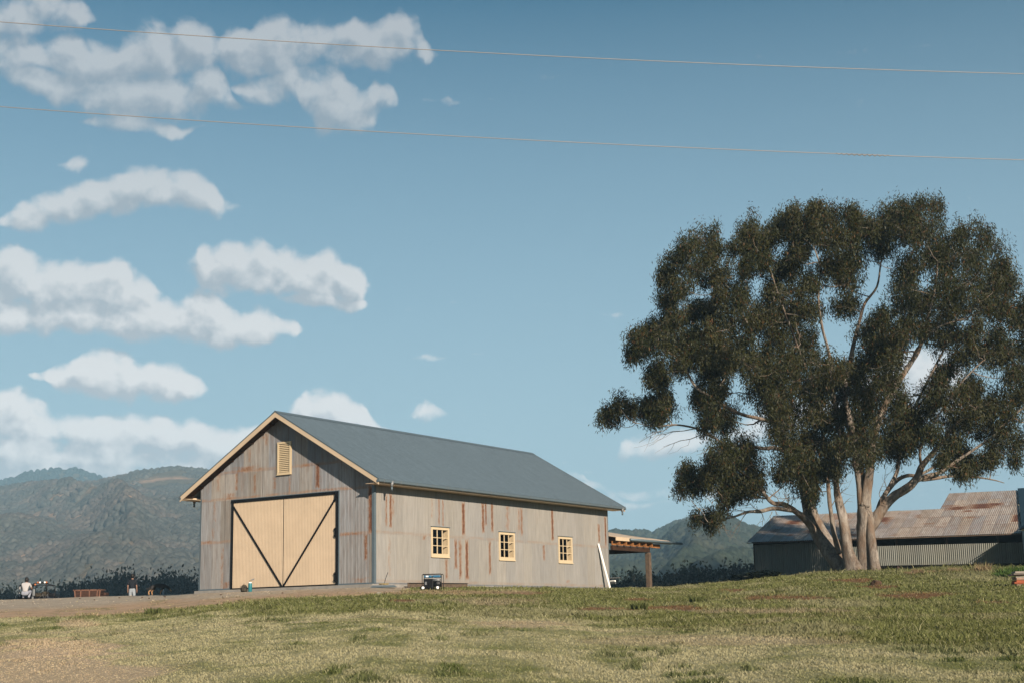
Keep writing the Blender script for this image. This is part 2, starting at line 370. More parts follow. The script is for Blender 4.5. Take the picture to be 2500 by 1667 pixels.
def attr_mat(name, rough=.9, detail=True, trans=0.0, k=1.0, spec=.15):
    m, t, b = newmat(name)
    a = t.node('ShaderNodeAttribute'); a.attribute_name = 'col'; c = a.outputs['Color']
    if detail:
        pos = t.node('ShaderNodeNewGeometry').outputs['Position']
        n = t.noise(pos, 9, 5, .65); n2 = t.noise(pos, 60, 3, .6)
        f_ = t.m('MULTIPLY', t.mr(n, .25, .75, .72, 1.28), t.mr(n2, .2, .8, .8, 1.2))
        c2 = t.vm('SCALE', c); t.put(c2.node.inputs[3], f_); c = c2
        bn = t.node('ShaderNodeBump'); bn.inputs['Strength'].default_value = .55; bn.inputs['Distance'].default_value = .03
        t.put(bn.inputs['Height'], t.m('ADD', n2, t.noise(pos, 22, 4, .6))); t.put(b.inputs['Normal'], bn.outputs[0])
    c3 = t.vm('SCALE', c); c3.node.inputs[3].default_value = k
    t.put(b.inputs['Base Color'], c3); b.inputs['Roughness'].default_value = rough; b.inputs['Specular IOR Level'].default_value = spec
    if trans:
        tr = t.node('ShaderNodeBsdfTranslucent'); t.put(tr.inputs[0], c3); mx = t.node('ShaderNodeMixShader'); mx.inputs[0].default_value = trans
        t.l.new(b.outputs[0], mx.inputs[1]); t.l.new(tr.outputs[0], mx.inputs[2]); t.l.new(mx.outputs[0], m.node_tree.nodes['Material Output'].inputs[0])
    return m
M_ground = attr_mat('ground_soil', .95, True, 0, .50)
# ground: one sheet in polar rings out to the far hills
fa = np.radians(np.concatenate([np.arange(-180, -30, 5), np.arange(-30, 30, .125), np.arange(30, 180, 5)]))
rr = np.concatenate([[.3, 2, 4, 6, 8, 10], np.arange(11, 88, .26), 88*np.exp(np.linspace(0, math.log(6000/88), 70))])
A_, R_ = np.meshgrid(fa, rr); gx = (R_*np.sin(A_)).ravel(); gy = (R_*np.cos(A_)).ravel()
gcol, _, _, gzv = cover(gx, gy)
FOREST_FLOOR = np.array([.07, .075, .045])
wv_ = sstep(100, 150, np.hypot(gx, gy))[:, None]; gcol = gcol*(1-wv_)+FOREST_FLOOR[None]*wv_
nr, na = A_.shape; i = np.arange((nr-1)*na).reshape(nr-1, na); i2 = np.roll(i, -1, axis=1)
gf = np.stack([i, i2, i2+na, i+na], -1).reshape(-1, 4)
gf = gf[:, ::-1]
ground = np_mesh('ground', np.stack([gx, gy, gzv], 1), gf, M_ground, np.c_[gcol, np.ones(len(gx))], True)
tag(ground, kind='structure')
# ---- grass blades
M_grass = attr_mat('grass_blade', .75, False, .25, .57, .15)
def grass(N):
    u = rng.random(N); y = (np.sqrt(12.5)+(np.sqrt(84)-np.sqrt(12.5))*u)**2; q = rng.uniform(-.42, .44, N)
    D = np.interp(q, cq, cD); x = q*y
    bx = (x*cB+y*sB)+BC[0]; by = (-x*sB+y*cB)+BC[1]
    # gather blades into tufts
    tx = np.round(x/.16)*.16+(vnoise(np.round(x/.16), np.round(y/.16), 5)-.5)*.1; ty = np.round(y/.16)*.16
    g_ = (rng.random(N) < .5)*np.clip(1.2-y/60, .2, 1)*.6; x = x+(tx-x)*g_; y = y+(ty-y)*g_
    keep = (y < D+1.2) & ~((bx > -.3) & (bx < BW+.12) & (by > -.25) & (by < BL+.5))
    x, y = x[keep], y[keep]
    col, h, dn, z = cover(x, y); k2 = rng.random(len(x)) < dn; x, y, col, h, z = x[k2], y[k2], col[k2], h[k2], z[k2]
    n = len(x); h = h*rng.uniform(.55, 1.45, n)*np.where(rng.random(n) < .02, 1.9, 1)
    wd = .0022+.00032*y; wd = wd*rng.uniform(.7, 1.3, n)
    a = rng.uniform(0, 2*math.pi, n); lean = rng.uniform(.2, 1.8, n)*h; la = rng.uniform(0, 2*math.pi, n)
    b0 = np.stack([x-np.cos(a)*wd, y-np.sin(a)*wd, z-.01], 1); b1 = np.stack([x+np.cos(a)*wd, y+np.sin(a)*wd, z-.01], 1)
    mx = x+np.cos(la)*lean*.35; my = y+np.sin(la)*lean*.35
    m0 = np.stack([mx-np.cos(a)*wd*.7, my-np.sin(a)*wd*.7, z+h*.62], 1); m1 = np.stack([mx+np.cos(a)*wd*.7, my+np.sin(a)*wd*.7, z+h*.62], 1)
    tp = np.stack([x+np.cos(la)*lean, y+np.sin(la)*lean, z+h], 1)
    V = np.stack([b0, b1, m1, m0, tp], 1).reshape(-1, 3); b = np.arange(n)*5
    F = np.concatenate([np.stack([b, b+1, b+2], 1), np.stack([b, b+2, b+3], 1), np.stack([b+3, b+2, b+4], 1)])
    c = col*rng.uniform(.84, 1.18, (n, 1)); dry = rng.random(n) < .10; c[dry] = c[dry]*.4+STRAW*1.15*.6
    C = np.repeat(c, 5, 0); 
    return V, F, np.c_[C, np.ones(len(C))]
V_, F_, C_ = grass(540000)
tag(np_mesh('grass', V_, F_, M_grass, C_), label='short mown grass, straw and green, covering the paddock', cat='grass', kind='stuff')
del V_, F_, C_

# ------------------------------------------------------------------ materials for buildings
def metal_sheet(name, base, streaks, coord_obj, front=True, rust_amt=.5, along=0, up=2, laps=(2.1,), lapcol=(.40, .27, .18)):
    m, t, b = newmat(name)
    tc = t.node('ShaderNodeTexCoord'); tc.object = coord_obj; P = tc.outputs['Object']
    sp = t.node('ShaderNodeSeparateXYZ'); t.l.new(P, sp.inputs[0]); U = sp.outputs[along]; Z = sp.outputs[up]
    cb = t.node('ShaderNodeCombineXYZ'); t.l.new(U, cb.inputs[0]); t.l.new(Z, cb.inputs[1]); P2 = cb.outputs[0]
    oi = t.node('ShaderNodeObjectInfo').outputs['Random']
    vstr = t.noise(t.vm('MULTIPLY', P2, (9, .55, 1)), 1.6, 6, .6)
    vstr2 = t.noise(t.vm('MULTIPLY', P2, (30, 1.2, 1)), 1.0, 4, .6)
    bl = t.noise(P2, .9, 5, .6)
    col = t.mix(t.mr(vstr, .35, .7), rgba([c*.84 for c in base]), rgba([min(1, c*1.12) for c in base]))
    col = t.mix(t.mr(vstr2, .45, .8, 0, .50 if front else .10), col, (.16, .095, .06, 1))
    tint = t.mix(oi, (.86, .92, 1.02, 1) if front else (.95, .965, 1.0, 1), (1.08, 1.0, .90, 1) if front else (1.02, 1.0, .97, 1)); col = t.mix(1, col, tint, 'MULTIPLY')
    k = t.mr(t.m('FRACT', t.m('MULTIPLY', oi, 7.3)), 0, 1, .76 if front else .90, 1.14 if front else 1.05); c2 = t.vm('SCALE', col); t.put(c2.node.inputs[3], k); col = c2
    sm_ = t.m('LESS_THAN', t.m('FRACT', t.m('MULTIPLY', U, 1/.762)), .045)
    col = t.mix(t.m('MULTIPLY', sm_, t.mr(bl, .35, .6, .1, .55)), col, (.14, .12, .105, 1))
    # warm weathered bands just above each lap
    lap = None
    for z0 in laps:
        d = t.m('MULTIPLY_ADD', t.m('ABSOLUTE', t.m('SUBTRACT', Z, z0+.055)), -14, 1.35, clamp=True)
        lap = d if lap is None else t.m('MAXIMUM', lap, d)
    lapn = t.mr(t.noise(t.vm('MULTIPLY', P2, (1.2, 3, 1)), 1.4, 5, .65), .38, .62, .1, 1)
    col = t.mix(t.m('MULTIPLY', t.m('MULTIPLY', lap, lapn), .75), col, rgba(lapcol))
    # pale oxide runs
    wn_ = t.noise(t.vm('MULTIPLY', P2, (13, 1.3, 1)), 1.3, 4, .6)
    col = t.mix(t.mr(wn_, .66, .74, 0, .38), col, (.62, .62, .62, 1))
    # faint broad rust stains
    stain = t.noise(t.vm('MULTIPLY', P2, (2.6, .55, 1)), 1.25, 6, .65)
    grain = t.noise(t.vm('MULTIPLY', P2, (26, 40, 1)), 1.6, 3, .6)
    rf = t.m('MULTIPLY', t.mr(stain, .60-.09*rust_amt, .72, 0, 1), t.mr(grain, .40, .62, 0, 1))
    col = t.mix(t.m('MULTIPLY', rf, .62*rust_amt), col, (.25, .12, .055, 1))
    acc = None
    jit = t.m('MULTIPLY', t.m('SUBTRACT', t.noise(t.vm('MULTIPLY', P2, (3, 9, 1)), 2.2, 4, .6), .5), .10)
    U2 = t.m('ADD', U, jit)
    for (u0, za, zb, wd, s) in streaks:
        du = t.m('MULTIPLY_ADD', t.m('ABSOLUTE', t.m('SUBTRACT', U2, u0)), -1.0/(wd*1.7), 1.15)
        hz = (zb-za)/2; dz = t.m('MULTIPLY_ADD', t.m('ABSOLUTE', t.m('SUBTRACT', Z, (za+zb)/2)), -1.0/max(.12, hz*.35), hz/max(.12, hz*.35)+.35)
        v = t.m('MULTIPLY', t.m('MINIMUM', t.m('MINIMUM', du, dz), 1.0), s)
        acc = v if acc is None else t.m('MAXIMUM', acc, v)
    if acc is not None:
        g2 = t.m('ADD', t.m('MULTIPLY', grain, .5), t.m('MULTIPLY', t.noise(t.vm('MULTIPLY', P2, (6, 2.2, 1)), 2, 5, .6), .5))
        f_ = t.m('ADD', acc, t.m('MULTIPLY', t.m('SUBTRACT', g2, .5), 2.6))
        rc = t.mix(t.mr(f_, .40, 1.0), (.42, .20, .08, 1), (.16, .05, .018, 1))
        col = t.mix(t.m('MULTIPLY', t.mr(f_, .22, .75, 0, .95), t.mr(acc, .02, .2)), col, rc)
    cs_ = t.vm('SCALE', col); cs_.node.inputs[3].default_value = ALB
    t.put(b.inputs['Base Color'], cs_)
    b.inputs['Metallic'].default_value = .12; b.inputs['Roughness'].default_value = .55; b.inputs['Specular IOR Level'].default_value = .35
    return m
SIDE_RUST = [(0.82,2.36,3.79,.065,.6),(1.11,2.37,3.81,.072,.9),(1.28,2.82,3.7,.092,.45),(4.06,2.88,3.84,.055,.4),(4.59,2.57,3.83,.063,.6),(4.89,2.59,3.85,.056,.6),(6.47,2.25,3.77,.095,1),(8.05,2.43,3.82,.09,.9),(8.29,2.78,3.84,.051,1),(8.81,2.5,3.91,.079,.9),(10.13,2.6,3.86,.167,.45),(11.12,2.55,3.83,.104,.5),(11.35,2.43,3.79,.079,.7),(5.85,.73,2.08,.086,.8),(6.19,.24,2.05,.094,.7),(6.71,.25,2.05,.095,1),(5.11,.22,1.18,.091,.65),(8.57,.49,2.1,.079,.8),(3.49,1.93,2.15,.106,.6),(1.03,.32,2.09,.084,.35),(14.18,2.32,3.88,.085,1),(13.33,1.28,2.07,.083,.7),(18.84,2.38,3.35,.099,.7),(19.54,2.23,3.78,.071,1),(15.52,.19,.39,.169,.5)]
FRONT_RUST = [(7.05,4.19,5.25,.092,1),(9.98,2.07,4.1,.094,1),(9.72,.99,2.09,.074,.8),(3.34,4.19,5.09,.074,.6),(2.22,4.38,5.21,.075,.6),(3.0,5.57,6.25,.097,.4),(.88,3.05,4.02,.084,.4),(.83,2.26,2.82,.075,.4),(4.02,6.28,6.84,.088,.5),(1.68,.01,.37,.175,.6),(9.42,.02,.28,.392,.45),(2.78,5.19,5.47,.599,.6),(6.34,5.14,5.32,.238,.6),(1.8,3.98,4.32,.255,.55),(7.6,4.02,4.15,.94,.5),(.4,2.05,2.25,.378,.5),(8.87,2.04,2.18,.535,.7),(4.54,4.28,4.84,.08,.5),(1.08,4.4,5.32,.115,.4),(3.27,4.0,4.11,.134,.6),(1.42,-.01,1.95,.098,.4),(5.44,3.89,4.77,.072,.45),(3.9,6.57,6.74,.134,.4),(3.55,5.19,5.36,.325,.5)]
barn = empty('barn', tuple(b2w(0, 0, 0)), BYAW, label='large corrugated iron barn with cream double doors and a blue-grey roof', cat='barn')
M_front = metal_sheet('galvanised_front', (.42, .42, .42), FRONT_RUST, barn, True, 1.0, 0, 2, (2.08, 4.0, 5.18), (.42, .25, .15))
M_side = metal_sheet('galvanised_side', (.455, .435, .40), SIDE_RUST, barn, False, .5, 1, 2, (.06, 2.10), (.40, .30, .23))
M_cream = simple('cream_paint', (.735, .57, .40), .5, 0, .07, 1.2)
M_creamd = simple('cream_window', (.735, .585, .38), .45, 0, .04, 2)
M_roof = simple('roof_steel', (.165, .225, .27), .50, .15, .10, 5, 0, .4)
def roof_streaks(m):
    t = NT(m.node_tree); b = m.node_tree.nodes['Principled BSDF']; src_ = b.inputs['Base Color'].links[0].from_socket
    P_ = t.node('ShaderNodeTexCoord').outputs['Object']; sp = t.node('ShaderNodeSeparateXYZ'); t.l.new(P_, sp.inputs[0])
    a_ = t.noise(t.vm('MULTIPLY', P_, (.5, 6, .5)), 1.2, 5, .6); g_ = t.noise(P_, 11, 3, .7)
    seam = t.m('LESS_THAN', t.m('FRACT', t.m('MULTIPLY', sp.outputs[1], 1/.762)), .035)
    k_ = t.m('MULTIPLY', t.m('MULTIPLY', t.mr(a_, .3, .7, .88, 1.10), t.mr(g_, .25, .75, .86, 1.16)), t.m('MULTIPLY_ADD', seam, -.10, 1))
    c_ = t.vm('SCALE', src_); t.put(c_.node.inputs[3], k_); t.put(b.inputs['Base Color'], c_)
roof_streaks(M_roof)
M_flash = simple('blue_grey_steel', (.17, .225, .26), .45, .2, .06, 2)
M_black = simple('black_steel', (.012, .012, .014), .45, .3, .1, 3)
M_brown = simple('stained_timber', (.06, .028, .014), .7, 0, .3, 4)
M_conc = simple('concrete', (.40, .375, .34), .9, 0, .15, 3, .3)
M_dark = simple('painted_dark', (.03, .028, .025), .9)  # near-black stands in for unlit depth in gaps and openings
M_white = simple('white_paint', (.86, .85, .82), .5, 0, .03, 2)
M_grey = simple('grey_steel', (.30, .31, .32), .5, .3, .15, 3)
M_timber = simple('orange_timber', (.40, .17, .055), .7, 0, .3, 5)
M_post = simple('old_timber_post', (.17, .12, .085), .85, 0, .35, 5, .3)
def glass_mat():
    m, t, b = newmat('window_glass')
    gl = t.node('ShaderNodeBsdfGlossy'); gl.inputs['Roughness'].default_value = .03; gl.inputs[0].default_value = (.9, .95, 1, 1)
    tr = t.node('ShaderNodeBsdfTransparent'); mx = t.node('ShaderNodeMixShader'); fr = t.node('ShaderNodeFresnel'); fr.inputs[0].default_value = 1.16
    t.l.new(fr.outputs[0], mx.inputs[0]); t.l.new(tr.outputs[0], mx.inputs[1]); t.l.new(gl.outputs[0], mx.inputs[2])
    t.l.new(mx.outputs[0], m.node_tree.nodes['Material Output'].inputs[0]); return m
M_glass = glass_mat()
PIT = .0762
def corr(u0, u1, zb, zt, mapf, holes=(), amp=.0085, off=0, seg=6, phase=0, PIT=.0762):
    """corrugated sheet between u0..u1; zb, zt numbers or functions of u; mapf(u, z, o)"""
    n = max(2, int(round((u1-u0)/PIT*seg))); us = np.linspace(u0, u1, n+1)
    Z0 = zb if callable(zb) else (lambda u: zb); Z1 = zt if callable(zt) else (lambda u: zt)
    mb = MB(); mb.open = True
    for k in range(n):
        a, b = us[k], us[k+1]; c = (a+b)/2
        iv = [(None, None)]; cuts = [h for h in holes if h[0] < c < h[1]]
        oa = amp*math.cos(2*math.pi*(a+phase)/PIT)+off; ob = amp*math.cos(2*math.pi*(b+phase)/PIT)+off
        z0a, z0b, z1a, z1b = Z0(a), Z0(b), Z1(a), Z1(b)
        if z1a <= z0a and z1b <= z0b: continue
        z1a = max(z1a, z0a); z1b = max(z1b, z0b)
        spans = [(z0a, z0b, z1a, z1b)]
        for h in cuts:
            ns = []
            for (p, q_, r_, s_) in spans:
                if h[3] <= p or h[2] >= max(r_, s_): ns.append((p, q_, r_, s_)); continue
                if h[2] > p: ns.append((p, q_, h[2], h[2]))
                if h[3] < max(r_, s_): ns.append((h[3], h[3], r_, s_))
            spans = ns
        for (p, q_, r_, s_) in spans:
            mb.add([mapf(a, p, oa), mapf(b, q_, ob), mapf(b, s_, ob), mapf(a, r_, oa)], [(0, 1, 2, 3)])
    return mb
def weld(o):
    bm = bmesh.new(); bm.from_mesh(o.data); bmesh.ops.remove_doubles(bm, verts=bm.verts, dist=1e-4); bm.to_mesh(o.data); bm.free(); o.data.shade_smooth(); return o
# ------------------------------------------------------------------ the barn
OF, OE, HE, HR = .63, .757, 4.273, 7.66
K = (HR-HE)/(BW/2+OE)
def roof_z(x): return HE + K*(x+OE) if x < BW/2 else HE + K*(BW+OE-x)
fmap = lambda u, z, o: (u, -o, z)
smap = lambda u, z, o: (BW+o, u, z)
def make_holes(L): return [(a+.04, b-.04, c+.04, d-.04) for a, b, c, d in L]
DOORH = [(2.0, 8.21, -1, 3.95)]; VENT = (4.72, 5.53, 4.91, 6.36)
WINS = [(3.97, 5.32), (9.335, 10.68), (14.69, 16.04)]
SHW = .762
rows = [(.0, 2.10), (2.06, 4.02), (3.98, 5.20), (5.16, 7.7)]
for r_, (za, zb) in enumerate(rows):
    sh = [0, .25, .1, .38][r_]
    u = -sh
    while u < BW-.02:
        a, b = max(0, u), min(BW, u+SHW+.001)
        if b-a > .03:
            top = lambda x, zb=zb: min(zb, roof_z(x)-.10)
            mb = corr(a, b, za, top, fmap, make_holes(DOORH+[VENT]), amp=.0115, off=.004*r_+random.uniform(0, .002))
            if mb.f: weld(mb.build('wall_sheet', M_front, barn))
        u += SHW
SR = [(.0, 2.15), (2.08, 4.2)]
for r_, (za, zb) in enumerate(SR):
    u = -.3*r_
    while u < BL-.02:
        a, b = max(0, u), min(BL, u+SHW+.001)
        if b-a > .03:
            mb = corr(a, b, za, zb, smap, make_holes([(p, q_, 1.2, 2.54) for p, q_ in WINS]), off=.005*r_+random.uniform(0, .002), amp=.0075)
            if mb.f: weld(mb.build('wall_sheet', M_side, barn))
        u += SHW
weld(corr(0, BL, 0, 4.2, lambda u, z, o: (-o, u, z), seg=4).build('wall', M_side, barn))
weld(corr(0, BW, 0, lambda x: roof_z(x)-.1, lambda u, z, o: (u, BL+o, z), seg=4).build('wall', M_side, barn))
MB().box((-.08, -.22, -.6), (BW+.08, BL+.1, -.015)).build('slab', M_conc, barn)
# roof slopes
for sgn in (0, 1):
    L = math.hypot(BW/2+OE, HR-HE)
    def rmap(u, s, o, sgn=sgn):
        f_ = s/L; x = -OE+f_*(BW/2+OE); z = HE+f_*(HR-HE); nx, nz = -math.sin(math.atan(K)), math.cos(math.atan(K))
        x += nx*o; z += nz*o
        return (BW-x if sgn else x, u, z)
    weld(corr(-OF, BL+.64, 0, L, rmap, seg=6, amp=.008).build('roof', M_roof, barn))
MB().add([(BW/2+dx, y, HR+.02-abs(dx)*K+(.012 if dx == 0 else 0)) for dx in (-.22, 0, .22) for y in (-OF-.01, BL+.65)], [(0, 1, 3, 2), (2, 3, 5, 4)]).build('ridge_cap', M_flash, barn)
# barge boards, soffits, fascias
def slope_pts(y, x0, x1, z0off, z1off, th):  # board along the rake at y..y+th
    out = MB()
    for s in (0, 1):
        X0, X1 = (x0, x1) if not s else (BW-x0, BW-x1)
        za0, za1 = roof_z(x0), roof_z(x1)
        v = [(X0, y, za0+z0off), (X1, y, za1+z0off), (X1, y, za1+z1off), (X0, y, za0+z1off), (X0, y+th, za0+z0off), (X1, y+th, za1+z0off), (X1, y+th, za1+z1off), (X0, y+th, za0+z1off)]
        yield MB().add(v, [(0, 1, 2, 3), (7, 6, 5, 4), (0, 4, 5, 1), (3, 2, 6, 7), (0, 3, 7, 4), (1, 5, 6, 2)])
for y0 in (-OF+.01, BL+.60):
    for mb in slope_pts(y0, -OE+.02, BW/2, -.255, -.035, .03): mb.build('barge_board', M_cream, barn)
    for mb in slope_pts(y0-.012, -OE, BW/2, -.035, .016, .06): mb.build('barge_flashing', M_flash, barn)
for mb in slope_pts(-OF+.045, -OE+.12, BW/2, -.115, -.095, OF-.05): mb.build('gable_soffit', M_brown, barn)
for k_ in range(9):
    for mb in slope_pts(-OF+.046, -.5+k_*.62, -.44+k_*.62, -.17, -.117, OF-.06): mb.build('lookout_rafter', M_brown, barn)
for s in (0, 1):
    X = lambda x: BW-x if s else x
    a, b = sorted((X(-OE+.13), X(-.012)))
    MB().box((a, -OF+.05, 4.10), (b, BL+.58, 4.118)).build('eave_soffit', M_cream, barn)
    a, b = sorted((X(-OE+.10), X(-OE+.13)))
    MB().box((a, -OF+.045, 4.085), (b, BL+.59, 4.255)).build('fascia', M_cream, barn)
    # quad gutter with an open trough
    g = MB(); pr = [(-OE-.03, 4.265), (-OE-.035, 4.16), (-OE+.0, 4.135), (-OE+.09, 4.135), (-OE+.095, 4.24)]; pr2 = [(-OE-.022, 4.265), (-OE-.027, 4.165), (-OE+.004, 4.143), (-OE+.085, 4.143), (-OE+.087, 4.24)]
    for P_ in (pr, pr2):
        n0 = len(g.v)
        for (x, z) in P_: g.v += [(X(x), -OF-.02, z), (X(x), BL+.66, z)]
        for i_ in range(4): g.f.append((n0+2*i_, n0+2*i_+1, n0+2*i_+3, n0+2*i_+2))
    for i_ in (0, 4): g.f.append((2*i_, 2*i_+1, 10+2*i_+1, 10+2*i_))
    g.f += [(0, 2, 4, 6, 8), (1, 3, 5, 7, 9)]
    g.build('gutter', M_flash, barn)
    # outlets hanging below the gutter
    for yy in (.28, BL+.35):
        oo = MB(); xx = X(-OE+.03); oo.lathe([(.03, 3.98), (.06, 4.03), (.10, 4.22)], 12, (xx, yy, 0)).build('gutter_outlet', M_grey, barn, True)
        MB().lathe([(.045, 3.84), (.045, 3.985)], 12, (xx, yy, 0)).build('downpipe_stub', M_flash, barn, True)
br0 = MB().box((BW+OE-.095, -.012, 4.262), (BW+OE+.045, .012, 4.274)).box((BW+OE+.036, -.012, 4.13), (BW+OE+.042, .012, 4.262)).build('gutter_bracket', M_grey, barn)
br0.location = (0, -.3, 0)
for k_ in range(1, 19):
    c = br0.copy(); c.location = (0, -.3+k_*1.13, 0); link(c, barn)
# flashings
MB().box((BW-.10, -.021, .0), (BW+.021, -.015, 4.16)).box((BW+.015, -.015, 0), (BW+.021, .11, 4.16)).build('corner_flashing', M_flash, barn)
MB().box((BW-.02, -.03, 4.12), (BW+OE-.14, .05, 4.155)).build('soffit_trim', M_flash, barn)
MB().box((-.021, -.021, 0), (.06, -.015, 4.14)).build('corner_flashing', M_flash, barn)
MB().box((0, -.03, -.012), (1.98, -.02, .05)).build('base_flashing', M_flash, barn)
MB().box((8.24, -.03, -.012), (BW, -.02, .05)).build('base_flashing', M_flash, barn)
MB().box((BW+.016, .12, -.012), (BW+.026, BL, .045)).build('base_flashing', M_grey, barn)
MB().box((BW+.006, BL-.06, 0), (BW+.017, BL+.012, 4.15)).build('corner_flashing', M_grey, barn)
# door frame and doors
fr = MB().box((1.965, -.06, 3.845), (8.245, .05, 3.97)).box((1.995, -.058, 0.0), (2.085, .05, 3.843)).box((8.125, -.058, 0.0), (8.235, .05, 3.843))
fr.build('door_frame', M_black, barn)
MB().box((1.93, -.035, 3.972), (8.28, -.012, 4.0)).box((8.247, -.036, .0), (8.30, -.013, 3.97)).build('door_flashing', M_flash, barn)
def door(x0, x1, brace_a, brace_b):
    d = MB(); nrib = int(round((x1-x0)/.085)); wv_ = (x1-x0)/nrib
    for i_ in range(nrib):
        a = x0+i_*wv_
        d.add([(a, -.030, .05), (a+.012, -.018, .05), (a+wv_-.012, -.018, .05), (a+wv_, -.030, .05), (a, -.030, 3.84), (a+.012, -.018, 3.84), (a+wv_-.012, -.018, 3.84), (a+wv_, -.030, 3.84)], [(0, 1, 5, 4), (1, 2, 6, 5), (2, 3, 7, 6)])
    d.box((x0, -.014, .05), (x1, .02, 3.84)); d.open = True
    o = d.build('door', M_cream, barn)
    MB().bar(brace_a, brace_b, .012, .085, (0, -1, 0)).build('brace', M_black, o)
    MB().box((x0, -.036, .025), (x1, .0, .052)).build('bottom_rail', M_black, o)
    return o
def brace(parent, x0, z0, x1, z1, wd=.085):
    dx, dz = x1-x0, z1-z0; L = math.hypot(dx, dz); nx, nz = -dz/L*wd/2, dx/L*wd/2
    v = []
    for y in (-.055, -.032): v += [(x0-nx, y, z0-nz), (x1-nx, y, z1-nz), (x1+nx, y, z1+nz), (x0+nx, y, z0+nz)]
    MB().add(v, [(0, 1, 2, 3), (7, 6, 5, 4), (0, 4, 5, 1), (1, 5, 6, 2), (2, 6, 7, 3), (3, 7, 4, 0)]).build('brace', M_black, parent)
def door2(x0, x1, b, hx):
    d = MB(); d.open = True; nrib = int(round((x1-x0)/.085)); wv_ = (x1-x0)/nrib
    for i_ in range(nrib):
        a = x0+i_*wv_
        d.add([(a, -.016, .05), (a+.008, -.021, .05), (a+.030, -.021, .05), (a+.038, -.016, .05), (a+wv_, -.016, .05), (a, -.016, 3.84), (a+.008, -.021, 3.84), (a+.030, -.021, 3.84), (a+.038, -.016, 3.84), (a+wv_, -.016, 3.84)], [(k, k+1, k+6, k+5) for k in range(4)])
    d.box((x0, -.012, .05), (x1, .02, 3.84))
    o = d.build('door', M_cream, barn); brace(o, *b)
    MB().box((x0, -.034, .022), (x1, .0, .048)).build('bottom_rail', M_black, o)
    for z in ((.12, 2.0, 3.55) if hx > 5 else ()):
        MB().box((hx-.06, -.075, z), (hx+.10, -.034, z+.42)).box((hx-.09, -.08, z+.05), (hx-.05, -.04, z+.11)).box((hx-.09, -.08, z+.3), (hx-.05, -.04, z+.36)).build('hinge', M_black, o)
    return o
door2(2.09, 5.095, (2.10, 3.67, 5.06, .05), 2.1); door2(5.125, 8.12, (8.10, 3.67, 5.16, .05), 8.12)
MB().box((5.097, -.022, .05), (5.123, .0, 3.84)).build('door_gap', M_dark, barn)
# vent louvre in the gable
vx0, vx1, vz0, vz1 = VENT
vt = MB().box((vx0, -.07, vz0), (vx0+.09, .03, vz1)).box((vx1-.09, -.07, vz0), (vx1, .03, vz1)).box((vx0+.09, -.068, vz1-.09), (vx1-.09, .03, vz1)).box((vx0+.09, -.068, vz0), (vx1-.09, .03, vz0+.09)).box((vx0-.02, -.09, vz0-.02), (vx1+.02, -.0, vz0-.001)).build('vent', M_creamd, barn)
MB().box((vx0+.09, .02, vz0+.09), (vx1-.09, .03, vz1-.09)).build('vent_backing', M_dark, vt)
sl0 = None
for k_ in range(15):
    z = vz0+.115+k_*(vz1-vz0-.20)/15
    if sl0 is None:
        sl0 = MB().add([(vx0+.092, -.055, -.01), (vx1-.092, -.055, -.01), (vx1-.092, -.005, .055), (vx0+.092, -.005, .055), (vx0+.092, -.06, .002), (vx1-.092, -.06, .002), (vx1-.092, -.010, .067), (vx0+.092, -.010, .067)], [(0, 1, 2, 3), (7, 6, 5, 4), (0, 4, 5, 1), (2, 6, 7, 3), (0, 3, 7, 4), (1, 5, 6, 2)]).build('slat', M_creamd, vt); sl0.location = (0, 0, z)
    else:
        c = sl0.copy(); c.location = (0, 0, z); link(c, vt)
# windows in the long wall
def window(y0, y1):
    z0, z1 = 1.2, 2.54; x = BW
    f_ = MB().box((x-.14, y0, z0), (x+.035, y0+.105, z1)).box((x-.14, y1-.105, z0), (x+.035, y1, z1)).box((x-.14, y0+.105, z1-.12), (x+.034, y1-.105, z1)).box((x-.14, y0+.105, z0), (x+.034, y1-.105, z0+.16))
    w_ = f_.build('window', M_creamd, barn)
    MB().box((x-.0, y0-.03, z1-.002), (x+.075, y1+.03, z1+.022)).build('head_flashing', M_flash, w_)
    MB().box((x+.034, y0-.02, z0-.012), (x+.06, y1+.02, z0+.03)).build('sill', M_creamd, w_)
    # deep timber lining round the opening
    rv = MB().box((x-.26, y1-.115, z0+.1), (x-.14, y1-.095, z1-.05)).box((x-.26, y0+.095, z0+.1), (x-.14, y0+.115, z1-.05)).box((x-.26, y0+.1, z1-.11), (x-.14, y1-.1, z1-.09)).box((x-.26, y0+.1, z0+.12), (x-.14, y1-.1, z0+.14))
    rv.build('lining', M_creamd, w_)
    ya, yb, za, zb = y0+.105, y1-.105, z0+.16, z1-.12
    mu = MB()
    for k_ in (1, 2): yy = ya+(yb-ya)*k_/3; mu.box((x-.03, yy-.019, za), (x+.006, yy+.019, zb))
    for k_ in (1, 2):
        zz = za+(zb-za)*k_/3
        for j_ in range(3): mu.box((x-.029, ya+(yb-ya)*j_/3+(.019 if j_ else 0), zz-.016), (x+.005, ya+(yb-ya)*(j_+1)/3-(.019 if j_ < 2 else 0), zz+.016))
    mu.build('glazing_bars', M_creamd, w_)
    pd = None
    for i_ in range(3):
        for j_ in range(3):
            cy, cz = ya+(yb-ya)*(i_+.5)/3, za+(zb-za)*(j_+.5)/3
            if pd is None:
                hy, hz = (yb-ya)/6-.015, (zb-za)/6-.012
                pd = MB().add([(0, -hy, -hz), (0, hy, -hz), (0, hy, hz), (0, -hy, hz)], [(0, 1, 2, 3)]).build('pane', M_glass, w_); pd.location = (x-.012, cy, cz)
            else: c = pd.copy(); c.location = (x-.012, cy, cz); link(c, w_)
for p, q_ in WINS: window(p, q_)
# roof frame seen through the glass
for yy in np.arange(1.8, BL, 3.4): MB().box((.15, yy, 3.9), (BW-.15, yy+.1, 4.05)).build('tie_beam', M_brown, barn)

